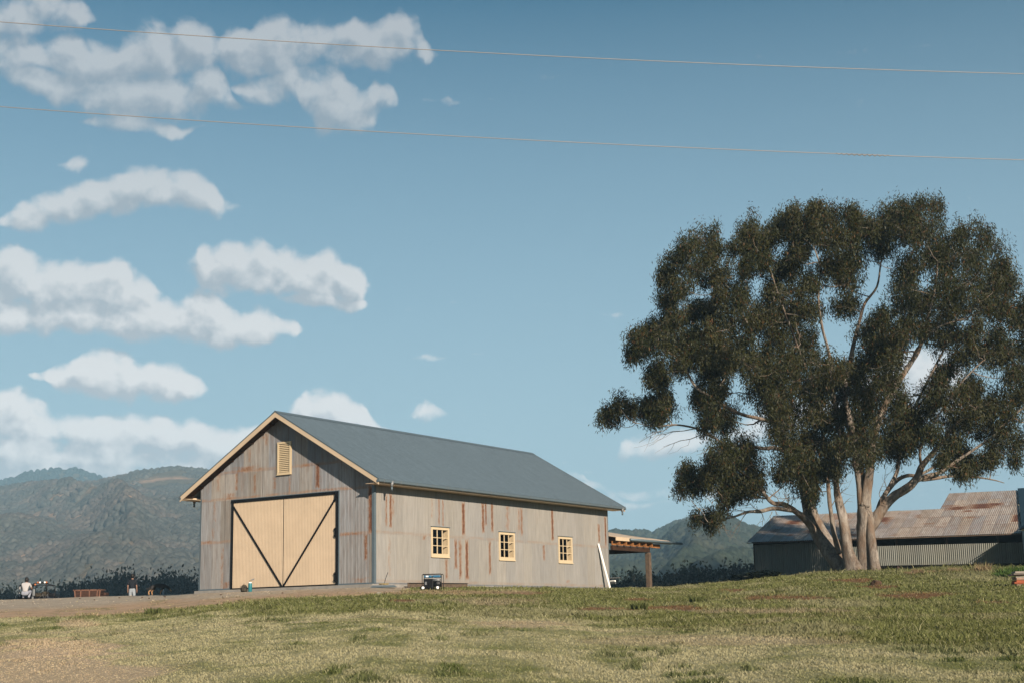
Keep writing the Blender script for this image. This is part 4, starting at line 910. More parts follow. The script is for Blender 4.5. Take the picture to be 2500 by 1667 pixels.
# foliage clumps read from the crown: x, y, r (crown sketch units)
CL = [(510,230,85),(560,300,70),(440,270,55),(390,330,55),(350,400,45),(480,370,60),(590,380,45),(410,460,55),(370,520,48),(400,600,60),(300,640,62),(230,680,52),(200,740,36),(260,720,45),(350,700,60),(450,680,70),(300,830,42),(330,870,34),(400,800,50),
 (720,190,68),(680,260,50),(760,270,70),(830,220,50),(720,350,60),(800,340,60),(920,130,62),(880,160,52),(960,210,70),(1020,110,42),(1080,140,60),(1030,200,60),(930,300,70),(870,380,60),(1180,110,50),(1210,160,52),(1130,220,70),(1200,260,70),(1100,330,60),
 (1420,110,68),(1350,160,68),(1500,95,66),(1580,90,46),(1290,180,42),(1440,200,90),(1540,190,80),(1340,260,66),(1720,190,70),(1660,240,70),(1790,210,52),(1840,280,60),(1880,350,52),(1760,300,80),(1650,330,80),(1560,310,80),(1910,430,50),(1840,430,80),(1730,430,90),(1600,440,90),(1450,350,80),(1440,450,80),(1520,520,70),(1650,540,90),(1780,540,90),(1880,540,70),(1950,600,60),(1990,520,60),(2010,700,70),(2030,620,60),(2040,800,80),
 (1000,430,70),(900,480,70),(820,460,50),(1170,430,70),(1160,540,55),(1180,360,50),(600,480,55),(680,500,60),(560,560,66),(480,570,56),(640,600,76),(740,590,76),(540,660,66),(620,720,80),(720,700,80),(830,600,80),(930,570,80),(1000,560,50),(860,700,90),(960,680,80),(1260,640,55),(1340,620,70),(1430,560,70),(1440,650,70),(1540,640,78),(1640,660,80),(1740,660,70),(1850,680,62),(1900,740,80),(1800,760,70),(1950,840,75),(1700,760,60),
 (540,760,60),(480,740,50),(560,830,55),(640,800,46),(740,800,70),(830,820,80),(920,800,80),(1010,790,80),(1100,830,90),(1200,830,80),(1290,800,80),(1370,790,66),(1300,710,55),(1370,720,55),(780,910,80),(860,940,80),(960,900,72),(1060,930,90),(1160,930,90),(1260,920,84),(1350,900,70),(1400,980,60),(1000,1020,90),(1100,1050,90),(1200,1040,90),(1300,1030,90),(1390,1060,80),(1460,1080,70),
 (580,920,46),(560,1000,70),(500,960,50),(620,1050,66),(540,1070,45),(130,980,44),(90,1010,30),(110,1050,30),(60,1040,22),(280,980,52),(330,960,50),(230,1000,42),(320,1030,40),(180,1000,26),
 (590,1200,60),(560,1260,60),(640,1250,70),(700,1220,70),(740,1290,60),(650,1340,60),(700,1370,58),(620,1400,40),(550,1330,50),(500,1340,42),(440,1310,42),(420,1370,34),(450,1280,26),(760,1370,34),(480,1500,26),(540,1500,34),(590,1490,34),(555,1530,18),
 (850,1010,80),(880,1100,80),(920,1180,80),(960,1260,80),(980,1330,60),(900,1290,50),(1050,1150,90),(1050,1260,80),(1130,1180,80),(1120,1280,50),(1200,1150,80),(1290,1160,80),(1380,1180,70),(1450,1160,70),(1250,1220,50),(1010,1380,30),
 (1500,1020,60),(1560,960,50),(1600,880,46),(1650,960,66),(1620,820,46),(1730,900,70),(1760,1000,80),(1850,960,80),(1680,1060,70),(1800,1080,80),(1900,1060,80),(1960,960,80),(1560,1110,60),(1640,1160,50),(1880,1160,70),(1960,1160,60),(1940,1230,42),(1700,1230,50),(1760,1260,42),(1830,1230,42),(1690,1290,30),(1600,1240,34),(2060,900,80),(2050,1050,70),(2040,1150,60)]
clumps = []
rt = random.Random(11)
for (x, y, r_) in CL:
    px_, py_ = 1440+x/1.867, 460+y/1.867; rho = ((px_-2020)/560)**2+((py_-880)/440)**2
    zm = 7.2*math.sqrt(max(0, 1-rho)); R_ = r_/1.867*TY/FPX
    dy = rt.uniform(-1, 1)*zm; clumps.append((TP(px_, py_, dy), R_))
    if zm > 3.8 and rt.random() < .85: clumps.append((TP(px_+rt.uniform(-26, 26), py_+rt.uniform(-22, 26), rt.uniform(.1, .9)*zm), R_*rt.uniform(.9, 1.1)))
    if zm > 2.6:
        dy2 = -dy*.6+rt.uniform(-.5, .5)*zm; dy2 = dy+3 if abs(dy2-dy) < 2 else dy2
        clumps.append((TP(px_+rt.uniform(-8, 8), py_+rt.uniform(-6, 10), dy2), R_*rt.uniform(.8, 1)))
nodesP = list(nodesP); nodesR = list(nodesR)
order = sorted(range(len(clumps)), key=lambda i_: min(np.linalg.norm(clumps[i_][0]-p) for p in nodesP[::3]))
tw = MB(); tips = []
def branch(p0, p1, r0, r1, nseg=6, sides=5, wob=.10, lift=.12):
    p0, p1 = np.array(p0), np.array(p1); L = np.linalg.norm(p1-p0); pts, rad = [], []
    side = np.array([rt.uniform(-1, 1), rt.uniform(-1, 1), rt.uniform(-.5, 1)])*wob*L
    for k_ in range(nseg+1):
        t = k_/nseg; b_ = math.sin(math.pi*t)
        p = p0+(p1-p0)*t+side*b_+np.array([0, 0, -lift*L*b_])+(np.array([rt.gauss(0, 1), rt.gauss(0, 1), rt.gauss(0, 1)])*.02*L if 0 < k_ < nseg else 0)
        pts.append(p); rad.append(r0+(r1-r0)*t)
    tw.tube([p-tloc for p in pts], rad, sides, False); return pts, rad
for i_ in order:
    c, R_ = clumps[i_]; NP_ = np.array(nodesP); d = c-NP_; dist = np.linalg.norm(d, axis=1)
    cost = dist+np.maximum(0, -d[:, 2])*1.2 + (np.array(nodesR) < .02)*1.0
    j_ = int(np.argmin(cost)); r0 = min(nodesR[j_]*.8, .018+.016*dist[j_]); r0 = max(r0, .016)
    pts, rad = branch(NP_[j_], c, r0, .013, 7 if dist[j_] > 2 else 5)
    nodesP += list(pts[1:]); nodesR += list(rad[1:])
    nt = int(11+R_*17); an = np.array([rt.uniform(.75, 1.4), rt.uniform(.75, 1.4), rt.uniform(.7, 1.15)]); th = rt.uniform(0, 3.14)
    for k_ in range(nt):
        v = np.array([rt.gauss(0, 1), rt.gauss(0, 1), rt.gauss(0, 1)]); v /= np.linalg.norm(v); v *= an; v[2] = v[2]+.08+v[0]*.5*math.sin(th); v[0] += v[2]*.3*math.cos(th)
        tp = c+v*R_*.92*(rt.uniform(.45, 1.0) if rt.random() > .10 else rt.uniform(1.0, 1.5)); tips.append((tp, R_, (i_*0.6180339) % 1))
        if k_ % 3 == 0: branch(c+(tp-c)*rt.uniform(0, .3)*0, tp, .011, .005, 3, 3, .12, .05)
# bare twigs hanging under the crown
for (a, b_) in (((1700, 1045), (1590, 1075)), ((1735, 1062), (1620, 1090)), ((1650, 1036), (1560, 1080)), ((1770, 1083), (1700, 1110)), ((1793, 1260), (1745, 1290)), ((1826, 1249), (1790, 1300)), ((1858, 1247), (1860, 1288)), ((1793, 1260), (1700, 1240)), ((1760, 1268), (1780, 1310)), ((1891, 1240), (1896, 1262)), ((1905, 1228), (1885, 1195)), ((2107, 1225), (2136, 1258)), ((2044, 1210), (2070, 1190)), ((2030, 1235), (2068, 1150)), ((2328, 1161), (2345, 1135)), ((2376, 1163), (2410, 1150)), ((1860, 1190), (1842, 1130)), ((1925, 1228), (1908, 1198)), ((2051, 1243), (2075, 1215)), ((1885, 1248), (1879, 1275)), ((1908, 1226), (1925, 1205)), ((1858, 1247), (1800, 1232)), ((1826, 1249), (1770, 1245)), ((1815, 1088), (1760, 1120)), ((2288, 1166), (2300, 1140)), ((2150, 1230), (2162, 1170)), ((2170, 1200), (2164, 1140))):
    p, q_ = TP(*a, -.4), TP(*b_, -.7); pts, rad = branch(p, q_, .028, .007, 6, 4, .12, .0)
    for k_ in range(3): m_ = pts[2+k_]; branch(m_, q_+np.array([rt.uniform(-.6, .6), rt.uniform(-.4, .4), rt.uniform(-.5, .3)]), .012, .004, 4, 3, .15, .05)
br = tw.build('branches', M_bark, tree, True); br['kind'] = 'stuff'
M_leaf = attr_mat('gum_leaf', .48, False, .06, .48, .12)
LPT = 40
tp_ = np.array([t[0] for t in tips]); n = len(tp_)*LPT
base = np.repeat(tp_, LPT, 0)+rng.normal(0, 1, (n, 3))*np.array([.17, .17, .26])
dr = rng.normal(0, .36, (n, 3))+np.repeat(rng.normal(0, .34, (len(tp_), 3)), LPT, 0); dr[:, 2] -= .85; dr /= np.linalg.norm(dr, axis=1)[:, None]
wv2 = rng.normal(0, 1, (n, 3)); wv2 -= dr*(wv2*dr).sum(1)[:, None]; wv2 /= np.linalg.norm(wv2, axis=1)[:, None]
Ln = rng.uniform(.15, .28, n)[:, None]; Wd = rng.uniform(.018, .030, n)[:, None]
bend = np.cross(dr, wv2)*Ln*.12
Vv = np.stack([base, base+dr*Ln*.45+wv2*Wd+bend, base+dr*Ln, base+dr*Ln*.45-wv2*Wd+bend], 1).reshape(-1, 3)-tloc
b_ = np.arange(n)*4; Ff = np.stack([b_, b_+1, b_+2, b_+3], 1)
tc_ = np.repeat(rng.uniform(0, 1, len(tp_)), LPT); cc_ = np.repeat(np.array([t[2] for t in tips]), LPT); cl_ = np.clip(tc_*.35+cc_*.45+rng.uniform(-.1, .4, n), 0, 1)[:, None]
ca_ = np.array([.034, .046, .014])*(1-cl_)+np.array([.082, .076, .026])*cl_
gr = (rng.random(n) < .12)[:, None]; ca_ = np.where(gr, np.array([.085, .092, .058]), ca_); rd_ = (rng.random(n) < .05)[:, None]; ca_ = np.where(rd_, np.array([.17, .085, .035]), ca_)
Cc = np.c_[np.repeat(ca_, 4, 0), np.ones(n*4)]
crown = np_mesh('crown', Vv, Ff, M_leaf, Cc, False, tree); crown['kind'] = 'stuff'

# ------------------------------------------------------------------ smaller trees and shrubs beyond the crest
def leafy(name, loc, H, Wd_, lab, cat, group, col, seed, nc=26, per=34, lsz=.35, trunk=True, src=None, flat=1.0):
    if src is not None:
        o = src.copy(); COL.objects.link(o)
        for ch in src.children: c = ch.copy(); COL.objects.link(c); c.parent = o
    else:
        o = empty(name)
        r_ = np.random.default_rng(seed); cc = r_.normal(0, 1, (nc, 3)); cc /= np.linalg.norm(cc, axis=1)[:, None]; cc *= r_.uniform(.25, .85, (nc, 1))
        cc = cc*np.array([.5, .5, .36*flat])+np.array([0, 0, .62 if trunk else .45])
        P_ = np.repeat(cc, per, 0)+r_.normal(0, .075, (nc*per, 3)); m_ = len(P_)
        a = r_.normal(0, 1, (m_, 3)); a /= np.linalg.norm(a, axis=1)[:, None]; b2 = np.cross(a, r_.normal(0, 1, (m_, 3))); b2 /= np.linalg.norm(b2, axis=1)[:, None]
        s_ = r_.uniform(.5, 1.2, (m_, 1))*lsz*.1
        V = np.stack([P_-a*s_, P_+b2*s_*.7, P_+a*s_, P_-b2*s_*.7], 1).reshape(-1, 3); q_ = np.arange(m_)*4
        C = np.repeat(np.array(col)*r_.uniform(.6, 1.5, (m_, 1)), 4, 0)
        cr = np_mesh('crown', V, np.stack([q_, q_+1, q_+2, q_+3], 1), M_leaf, np.c_[C, np.ones(len(C))], False, o); cr['kind'] = 'stuff'
        if trunk:
            MB().tube([(0, 0, -.05), (.01, 0, .25), (-.01, .01, .5), (.02, 0, .75)], [.03, .024, .018, .006], 7).tube([(0, 0, .3), (.1, .05, .5), (.2, .06, .62)], [.014, .01, .004], 5).tube([(0, 0, .35), (-.1, -.05, .52), (-.18, .05, .66)], [.014, .01, .004], 5).build('trunk', M_bark, o, True)
    o.location = loc; o.scale = (Wd_, Wd_, H); o.rotation_euler = (0, 0, rt.uniform(0, 6.28))
    return tag(o, label=lab, cat=cat, group=group)
SHADE_DK = (.018, .028, .020); src = None  # valley shade is put into this near-black leaf colour
belt = [(-60, 1432, 300, 9), (10, 1434, 290, 9), (70, 1430, 310, 9), (148, 1424, 290, 10), (196, 1420, 285, 9), (246, 1404, 270, 7), (285, 1402, 280, 10), (312, 1398, 285, 9), (352, 1409, 290, 11), (392, 1397, 280, 10), (432, 1405, 285, 9), (458, 1401, 275, 9), (486, 1404, 290, 10), (120, 1440, 300, 12), (225, 1436, 280, 12), (330, 1425, 262, 14), (410, 1425, 262, 14), (470, 1425, 262, 12), (175, 1441, 270, 12), (30, 1447, 270, 12), (80, 1446, 266, 12), (280, 1430, 262, 12), (372, 1428, 268, 12), (445, 1428, 266, 12)]
srcs = []
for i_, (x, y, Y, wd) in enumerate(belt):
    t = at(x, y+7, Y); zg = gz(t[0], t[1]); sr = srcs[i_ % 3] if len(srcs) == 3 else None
    o = leafy('dark_tree', (t[0], t[1], zg-.3), (t[2]-zg)*.96, wd*1.15, 'dark evergreen tree in the belt under the forested hillside', 'tree', 'dark trees in the belt below the hill', SHADE_DK, 50+i_, 80, 230, .27, True, sr, 1.3)
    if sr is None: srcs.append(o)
belt2 = [(1530, 1405, 230, 8), (1572, 1408, 235, 8), (1620, 1402, 225, 9), (1665, 1396, 220, 9), (1700, 1390, 225, 10), (1745, 1390, 220, 10), (1790, 1386, 225, 10), (1830, 1384, 215, 10), (1560, 1418, 200, 9), (1640, 1414, 195, 9), (1720, 1408, 190, 9), (1800, 1402, 185, 9), (1505, 1412, 230, 8), (1600, 1420, 180, 8), (1680, 1412, 185, 9), (1765, 1406, 182, 9)]
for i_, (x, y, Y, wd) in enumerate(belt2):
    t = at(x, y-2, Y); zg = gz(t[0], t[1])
    leafy('dark_tree', (t[0], t[1], zg-.3), (t[2]-zg)*.96, wd*1.1, 'dark tree in the shaded gully between the barn and the old shed', 'tree', 'dark trees in the gully', SHADE_DK, 0, trunk=True, src=srcs[i_ % 3])
ssrc = None
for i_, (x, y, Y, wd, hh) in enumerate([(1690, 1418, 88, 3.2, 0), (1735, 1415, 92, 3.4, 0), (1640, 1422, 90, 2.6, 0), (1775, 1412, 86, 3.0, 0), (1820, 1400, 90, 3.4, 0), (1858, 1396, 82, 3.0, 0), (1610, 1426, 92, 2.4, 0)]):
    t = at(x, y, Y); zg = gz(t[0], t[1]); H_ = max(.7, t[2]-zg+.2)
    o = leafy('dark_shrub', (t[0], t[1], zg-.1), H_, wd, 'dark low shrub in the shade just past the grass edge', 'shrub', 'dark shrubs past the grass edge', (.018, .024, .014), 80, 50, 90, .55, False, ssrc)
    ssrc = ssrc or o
# ------------------------------------------------------------------ hills
M_hill = None
def hill_mat(name, base, patchcol, k):
    m, t, b = newmat(name); P = t.node('ShaderNodeNewGeometry').outputs['Position']
    a = t.noise(P, .012, 6, .65); c = t.noise(P, .11, 4, .6)
    col = t.mix(t.mr(a, .50, .60, 0, k), rgba(base), rgba(patchcol)); s = t.vm('SCALE', col); t.put(s.node.inputs[3], t.mr(c, .3, .7, .60, 1.3))
    t.put(b.inputs['Base Color'], s); b.inputs['Roughness'].default_value = 1; b.inputs['Specular IOR Level'].default_value = 0; return m
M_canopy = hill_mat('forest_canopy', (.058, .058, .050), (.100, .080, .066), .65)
M_canopyF = hill_mat('forest_canopy_far', (.020, .030, .030), (.03, .035, .03), .3)
M_canopyR = hill_mat('forest_canopy_near', (.028, .036, .024), (.050, .050, .034), .6)
M_hillL = hill_mat('hill_ground', (.085, .072, .046), (.24, .155, .10), 1)
M_hillR = hill_mat('hill_ground_near', (.045, .046, .030), (.09, .07, .045), .6)
def hill(name, sky_pts, Yr, Yf, zf, spur, seed, mat, pw=.85, nq=230, nt=120, meadows=()):
    qs, zs = [], []
    for x, y in sky_pts: p = at(x, y, Yr); qs.append(p[0]/p[1]); zs.append(p[2])
    q = np.linspace(qs[0], qs[-1], nq); zr = np.interp(q, qs, zs); zr = zr+(fbm(q*130, q*0, seed, 3)-.5)*4
    t = np.linspace(0, 1.35, nt); Q, T = np.meshgrid(q, t); ZR = np.broadcast_to(zr, Q.shape)
    Yv = Yf+(Yr-Yf)*T; sh = np.where(T < 1, np.clip(T, 0, 1)**pw, 1-(T-1)*1.6)
    Z = zf+(ZR-zf)*sh; amp = np.sin(np.pi*np.clip(T, 0, 1))**.8
    X = Q*Yv
    u_ = Q*spur[1]+T*spur[2]; rn = 1-np.abs(2*vnoise(u_+fbm(Q*20, T*3, seed+5, 2)*.6, T*1.4, seed)-1)
    rn2 = fbm(X*.012, Yv*.008, seed+3, 4)-.5
    Z = Z+amp*(ZR-zf)*(spur[0]*(rn-.6)+.16*rn2)
    V = np.stack([X, Yv, Z], -1); i0 = np.arange((nt-1)*nq).reshape(nt-1, nq)[:, :-1]
    F = np.stack([i0, i0+1, i0+1+nq, i0+nq], -1).reshape(-1, 4)
    o = np_mesh(name, V.reshape(-1, 3), F, mat, None, True); tag(o, kind='structure'); return V, q, t
def forest(label, V, N, size, seed, dens_fn=None, tmax=1.03, tpow=.6, mat=None, thr=.66):
    M_canopy = mat or globals()['M_canopy']
    r_ = np.random.default_rng(seed); nt, nq, _ = V.shape; k_ = int(nt/1.35*tmax)
    ti = (r_.random(N)**tpow)*(k_-2); qi = r_.random(N)*(nq-2); a, b = ti.astype(int), qi.astype(int); fa_, fb_ = (ti-a)[:, None], (qi-b)[:, None]
    P = (V[a, b]*(1-fa_)+V[a+1, b]*fa_)*(1-fb_)+(V[a, b+1]*(1-fa_)+V[a+1, b+1]*fa_)*fb_
    X, Yp = project(P[:, 0], P[:, 1], P[:, 2]); keep = fbm(P[:, 0]*.012+3, P[:, 1]*.006, seed, 4) < thr
    if dens_fn is not None: keep &= dens_fn(X, Yp, r_)
    P = P[keep]; m_ = len(P)
    me = bpy.data.meshes.new('forest'); me.vertices.add(m_); me.vertices.foreach_set('co', P.astype(np.float32).ravel())
    at_ = me.attributes.new('size', 'FLOAT', 'POINT'); at_.data.foreach_set('value', (size*r_.uniform(.6, 1.5, m_)).astype(np.float32))
    ar = me.attributes.new('turn', 'FLOAT', 'POINT'); ar.data.foreach_set('value', r_.uniform(0, 6.28, m_).astype(np.float32))
    o = bpy.data.objects.new('forest', me); link(o); tag(o, label=label, cat='forest', kind='stuff')
    ng = bpy.data.node_groups.new('forest_crowns', 'GeometryNodeTree')
    ng.interface.new_socket(name='Geometry', in_out='INPUT', socket_type='NodeSocketGeometry'); ng.interface.new_socket(name='Geometry', in_out='OUTPUT', socket_type='NodeSocketGeometry')
    N_ = ng.nodes; L_ = ng.links; gi_, go_ = N_.new('NodeGroupInput'), N_.new('NodeGroupOutput')
    ico = N_.new('GeometryNodeMeshIcoSphere'); ico.inputs['Subdivisions'].default_value = 2; ico.inputs['Radius'].default_value = 1
    sp_ = N_.new('GeometryNodeSetPosition'); nz = N_.new('ShaderNodeTexNoise'); nz.inputs['Scale'].default_value = 1.6
    vm_ = N_.new('ShaderNodeVectorMath'); vm_.operation = 'SUBTRACT'; vm_.inputs[1].default_value = (.5, .5, .5); vs = N_.new('ShaderNodeVectorMath'); vs.operation = 'SCALE'; vs.inputs[3].default_value = 1.0
    L_.new(nz.outputs['Color'], vm_.inputs[0]); L_.new(vm_.outputs[0], vs.inputs[0]); L_.new(vs.outputs[0], sp_.inputs['Offset']); L_.new(ico.outputs[0], sp_.inputs['Geometry'])
    sm = N_.new('GeometryNodeSetMaterial'); sm.inputs['Material'].default_value = M_canopy; ss_ = N_.new('GeometryNodeSetShadeSmooth'); L_.new(sp_.outputs[0], ss_.inputs[0]); L_.new(ss_.outputs[0], sm.inputs[0])
    ip = N_.new('GeometryNodeInstanceOnPoints'); L_.new(gi_.outputs[0], ip.inputs['Points']); L_.new(sm.outputs[0], ip.inputs['Instance'])
    na_ = N_.new('GeometryNodeInputNamedAttribute'); na_.data_type = 'FLOAT'; na_.inputs[0].default_value = 'size'
    nb_ = N_.new('GeometryNodeInputNamedAttribute'); nb_.data_type = 'FLOAT'; nb_.inputs[0].default_value = 'turn'
    cx_ = N_.new('ShaderNodeCombineXYZ'); L_.new(nb_.outputs[0], cx_.inputs[2]); L_.new(cx_.outputs[0], ip.inputs['Rotation']); L_.new(na_.outputs[0], ip.inputs['Scale'])
    L_.new(ip.outputs[0], go_.inputs[0]); md = o.modifiers.new('crowns', 'NODES'); md.node_group = ng
    me.materials.append(M_canopy); return o
VL, _, _ = hill('hill', [(-900, 1150), (-500, 1180), (-150, 1205), (0, 1196), (60, 1184), (130, 1178), (200, 1178), (240, 1176), (290, 1164), (340, 1153), (400, 1145), (440, 1143), (490, 1147), (600, 1170), (800, 1230), (1100, 1290)], 1800, 650, -14, (.20, 14, 2.2), 4, M_hillL, .9)
def dl_(X, Yp, r_): # open slopes
    m_ = np.zeros(len(X), bool)
    for cx, cy, rx, ry in ((385, 1382, 70, 8), (300, 1377, 30, 6), (460, 1378, 30, 22), (150, 1212, 30, 14), (130, 1262, 45, 10), (350, 1180, 50, 12), (480, 1240, 20, 20), (280, 1315, 25, 6)):
        m_ |= ((X-cx)/rx)**2+((Yp-cy)/ry)**2+(fbm(X*.06, Yp*.1, 8, 3)-.5)*2.2 < .8
    return ~(m_ & (r_.random(len(X)) < .85))
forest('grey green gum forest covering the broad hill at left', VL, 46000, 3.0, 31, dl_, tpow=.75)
VF, _, _ = hill('hill', [(-1100, 1300), (-600, 1260), (-250, 1240), (-60, 1195), (0, 1175), (40, 1158), (90, 1146), (150, 1141), (190, 1141), (230, 1154), (262, 1166), (300, 1172), (400, 1190), (700, 1260), (1100, 1330)], 2700, 2000, 70, (.10, 10, 1.0), 12, M_hillR, 1.0, 160, 60)
forest('blue tinted forest on the far dark hilltop', VF, 9000, 4.4, 33, mat=M_canopyF)
VR, _, _ = hill('hill', [(1000, 1380), (1200, 1350), (1400, 1325), (1490, 1312), (1520, 1304), (1548, 1300), (1575, 1303), (1590, 1307), (1610, 1298), (1640, 1285), (1670, 1278), (1700, 1270), (1740, 1267), (1780, 1273), (1810, 1284), (1835, 1295), (1870, 1300), (1950, 1320), (2200, 1370), (2600, 1420)], 1500, 520, -12, (.32, 20, -3.2), 22, M_hillR, .95, 260, 140)
forest('dark forest on the steep spurs of the hill beyond the barn', VR, 22000, 2.9, 35, tpow=.8, mat=M_canopyR, thr=.8)
# ------------------------------------------------------------------ unseen flat clouds added behind the viewpoint to shade the tree belts and hill
M_shade_cloud = simple('shade_cloud_white', (.85, .85, .86), 1, 0, .03, .01, 0, 0)
def add_shade_cloud(target, alt, rx, ry, rz, seed):
    t = Vector(target); k = (alt-t.z)/to_sun.z; c = t+to_sun*k; r_ = random.Random(seed); bm = bmesh.new()
    for i_ in range(46):
        a, q_ = r_.uniform(0, 6.28), math.sqrt(r_.random()); rr_ = r_.uniform(.16, .30)
        m_ = Matrix.Translation((math.cos(a)*q_*rx*.85, math.sin(a)*q_*ry*.85, r_.uniform(-.2, .5)*rz*(1-q_*.6)))@Matrix.Diagonal((rx*rr_, ry*rr_, rz*r_.uniform(.5, .9), 1))
        bmesh.ops.create_icosphere(bm, subdivisions=2, radius=1, matrix=m_)
    me = bpy.data.meshes.new('shade_cloud'); bm.to_mesh(me); bm.free(); me.shade_smooth(); me.materials.append(M_shade_cloud)
    o = bpy.data.objects.new('shade_cloud', me); o.location = c; link(o); return tag(o, kind='structure')
add_shade_cloud((-50, 292, -2), 520, 70, 30, 12, 1); add_shade_cloud((34, 214, -2), 520, 42, 34, 10, 2)
add_shade_cloud((120, 640, 15), 560, 85, 120, 22, 3); add_shade_cloud((250, 900, 50), 600, 70, 130, 20, 4)
# ------------------------------------------------------------------ haze
M_haze = bpy.data.materials.new('air_haze'); M_haze.use_nodes = True; M_haze.node_tree.nodes.clear()
ho = M_haze.node_tree.nodes.new('ShaderNodeOutputMaterial'); hv = M_haze.node_tree.nodes.new('ShaderNodeVolumePrincipled')
hv.inputs['Color'].default_value = (.46, .76, 1, 1); hv.inputs['Density'].default_value = HAZE; hv.inputs['Anisotropy'].default_value = 0
M_haze.node_tree.links.new(hv.outputs[0], ho.inputs['Volume'])
tag(MB().box((-6100, -6100, -60), (6100, 6100, 365)).build('haze', M_haze), label='thin blue air haze over the valley and hills', cat='haze', kind='stuff')

# ------------------------------------------------------------------ people and dog
def skin(name, joints, edges, mat, parent, root='pelvis', sub=2):
    names = list(joints); me = bpy.data.meshes.new(name)
    me.from_pydata([joints[k][0] for k in names], [(names.index(a), names.index(b)) for a, b in edges], [])
    o = bpy.data.objects.new(name, me); link(o, parent); o.modifiers.new('skin', 'SKIN')
    while not me.skin_vertices: me.skin_vertices.new() if hasattr(me.skin_vertices, 'new') else None
    for i_, k in enumerate(names):
        sv = me.skin_vertices[0].data[i_]; r_ = joints[k][1]; sv.radius = r_ if isinstance(r_, tuple) else (r_, r_); sv.use_root = (k == root)
    s_ = o.modifiers.new('sub', 'SUBSURF'); s_.levels = sub; s_.render_levels = sub
    me.materials.append(mat); return o
M_skin = simple('skin', (.42, .24, .17), .55, 0, .03); M_hair = simple('dark_hair', (.012, .009, .008), .6)
M_denim = simple('pale_denim', (.42, .47, .52), .85, 0, .15, 14); M_navyc = simple('navy_cloth', (.012, .016, .026), .85); M_tee = simple('white_cotton', (.62, .60, .60), .85, 0, .05); M_blackc = simple('black_cloth', (.010, .009, .010), .9); M_jeans = simple('grey_blue_denim', (.42, .44, .52), .85, 0, .15, 12)
M_shoe = simple('dark_shoe', (.03, .025, .02), .7)
def bake(o):
    """turn the skin and subdivision into plain mesh data"""
    dg = bpy.context.evaluated_depsgraph_get(); me = bpy.data.meshes.new_from_object(o.evaluated_get(dg)); o.modifiers.clear(); o.data = me; me.shade_smooth(); return o
def person(loc, rz, label, J, top, bottom, shorts=False, skirt=False, hair_long=False):
    g = empty('person', loc, rz, label=label, cat='person')
    L = dict(J)
    ed = [('pelvis', 'waist'), ('waist', 'chest'), ('chest', 'neck'), ('neck', 'head'), ('head', 'crown')]
    for s in 'lr': ed += [('chest', 'sh'+s), ('sh'+s, 'el'+s), ('el'+s, 'wr'+s), ('wr'+s, 'ha'+s), ('pelvis', 'hp'+s), ('hp'+s, 'kn'+s), ('kn'+s, 'an'+s), ('an'+s, 'to'+s)]
    R = dict(pelvis=(.13, .095), waist=(.12, .085), chest=(.15, .10), neck=.055, head=(.078, .095), crown=(.07, .085), shl=.06, shr=.06, ell=.042, elr=.042, wrl=.028, wrr=.028, hal=(.02, .035), har=(.02, .035), hpl=.085, hpr=.085, knl=.058, knr=.058, anl=.038, anr=.038, tol=.035, tor=.035)
    body = bake(skin('body', {k: (L[k], R[k]) for k in L}, ed, M_skin, g))
    fat = lambda k, a: tuple(x+a for x in (R[k] if isinstance(R[k], tuple) else (R[k], R[k])))
    mid = lambda a, b, t: tuple(np.array(L[a])*(1-t)+np.array(L[b])*t)
    tj = {k: (L[k], fat(k, .035 if k in ('pelvis', 'chest') else .026)) for k in ('pelvis', 'waist', 'chest', 'shl', 'shr')}; te = [('pelvis', 'waist'), ('waist', 'chest'), ('chest', 'shl'), ('chest', 'shr'), ('chest', 'nk')]
    tj['nk'] = (mid('chest', 'neck', .92), (.088, .082)); long_ = .95 if top is M_blackc or top is M_navyc else .75
    for s in 'lr': tj['el'+s] = (mid('sh'+s, 'el'+s, long_), (.058, .058)); te.append(('sh'+s, 'el'+s))
    bake(skin('shirt', tj, te, top, g))
    bj = {'pelvis': (L['pelvis'], fat('pelvis', .03)), 'wst': (mid('pelvis', 'waist', .7), (.15, .115))}; be = [('pelvis', 'wst')]
    for s in 'lr':
        bj['hp'+s] = (L['hp'+s], (.105, .105)); bj['kn'+s] = (L['kn'+s], (.082, .082)); be += [('pelvis', 'hp'+s), ('hp'+s, 'kn'+s)]
        if not shorts: bj['an'+s] = (L['an'+s], (.055, .055)); be.append(('kn'+s, 'an'+s))
    bake(skin('shorts' if shorts else 'trousers', bj, be, bottom, g))
    if skirt:
        c = np.array(L['pelvis']); MB().lathe([(.15, .12), (.19, -.05), (.26, -.45), (.31, -.80)], 20, tuple(c)).build('skirt', M_blackc, g, True)
    h = np.array(L['head']); cr = np.array(L['crown'])
    hb = MB(); m_ = (h+cr)/2+np.array([0, .030, .02])
    pr = [(.03, .135), (.075, .11), (.098, .06), (.110, .0), (.104, -.06), (.085, -.11)] if not hair_long else [(.03, .135), (.08, .11), (.104, .06), (.108, .0), (.10, -.10), (.085, -.20), (.04, -.26)]
    hb.lathe(pr[::-1], 16, tuple(m_)).build('hair', M_hair, g, True)
    f_ = h+np.array([0, -.10, 0])
    MB().lathe([(.004, -.115), (.016, -.10)], 8, (h[0], h[1], h[2]+.01), 'Y').build('nose', M_skin, g, True)
    for sx in (-1, 1):
        MB().lathe([(.004, -.098), (.010, -.088)], 8, (h[0]+sx*.032, h[1], h[2]+.045), 'Y').build('eye', M_white, g, True)
        MB().box((h[0]+sx*.09-.012, h[1]-.02, h[2]-.02), (h[0]+sx*.09+.012, h[1]+.02, h[2]+.04)).build('ear', M_skin, g, bevel=.01)
    MB().box((h[0]-.025, h[1]-.098, h[2]-.035), (h[0]+.025, h[1]-.085, h[2]-.025)).build('mouth', simple('lip', (.3, .1, .08)), g)
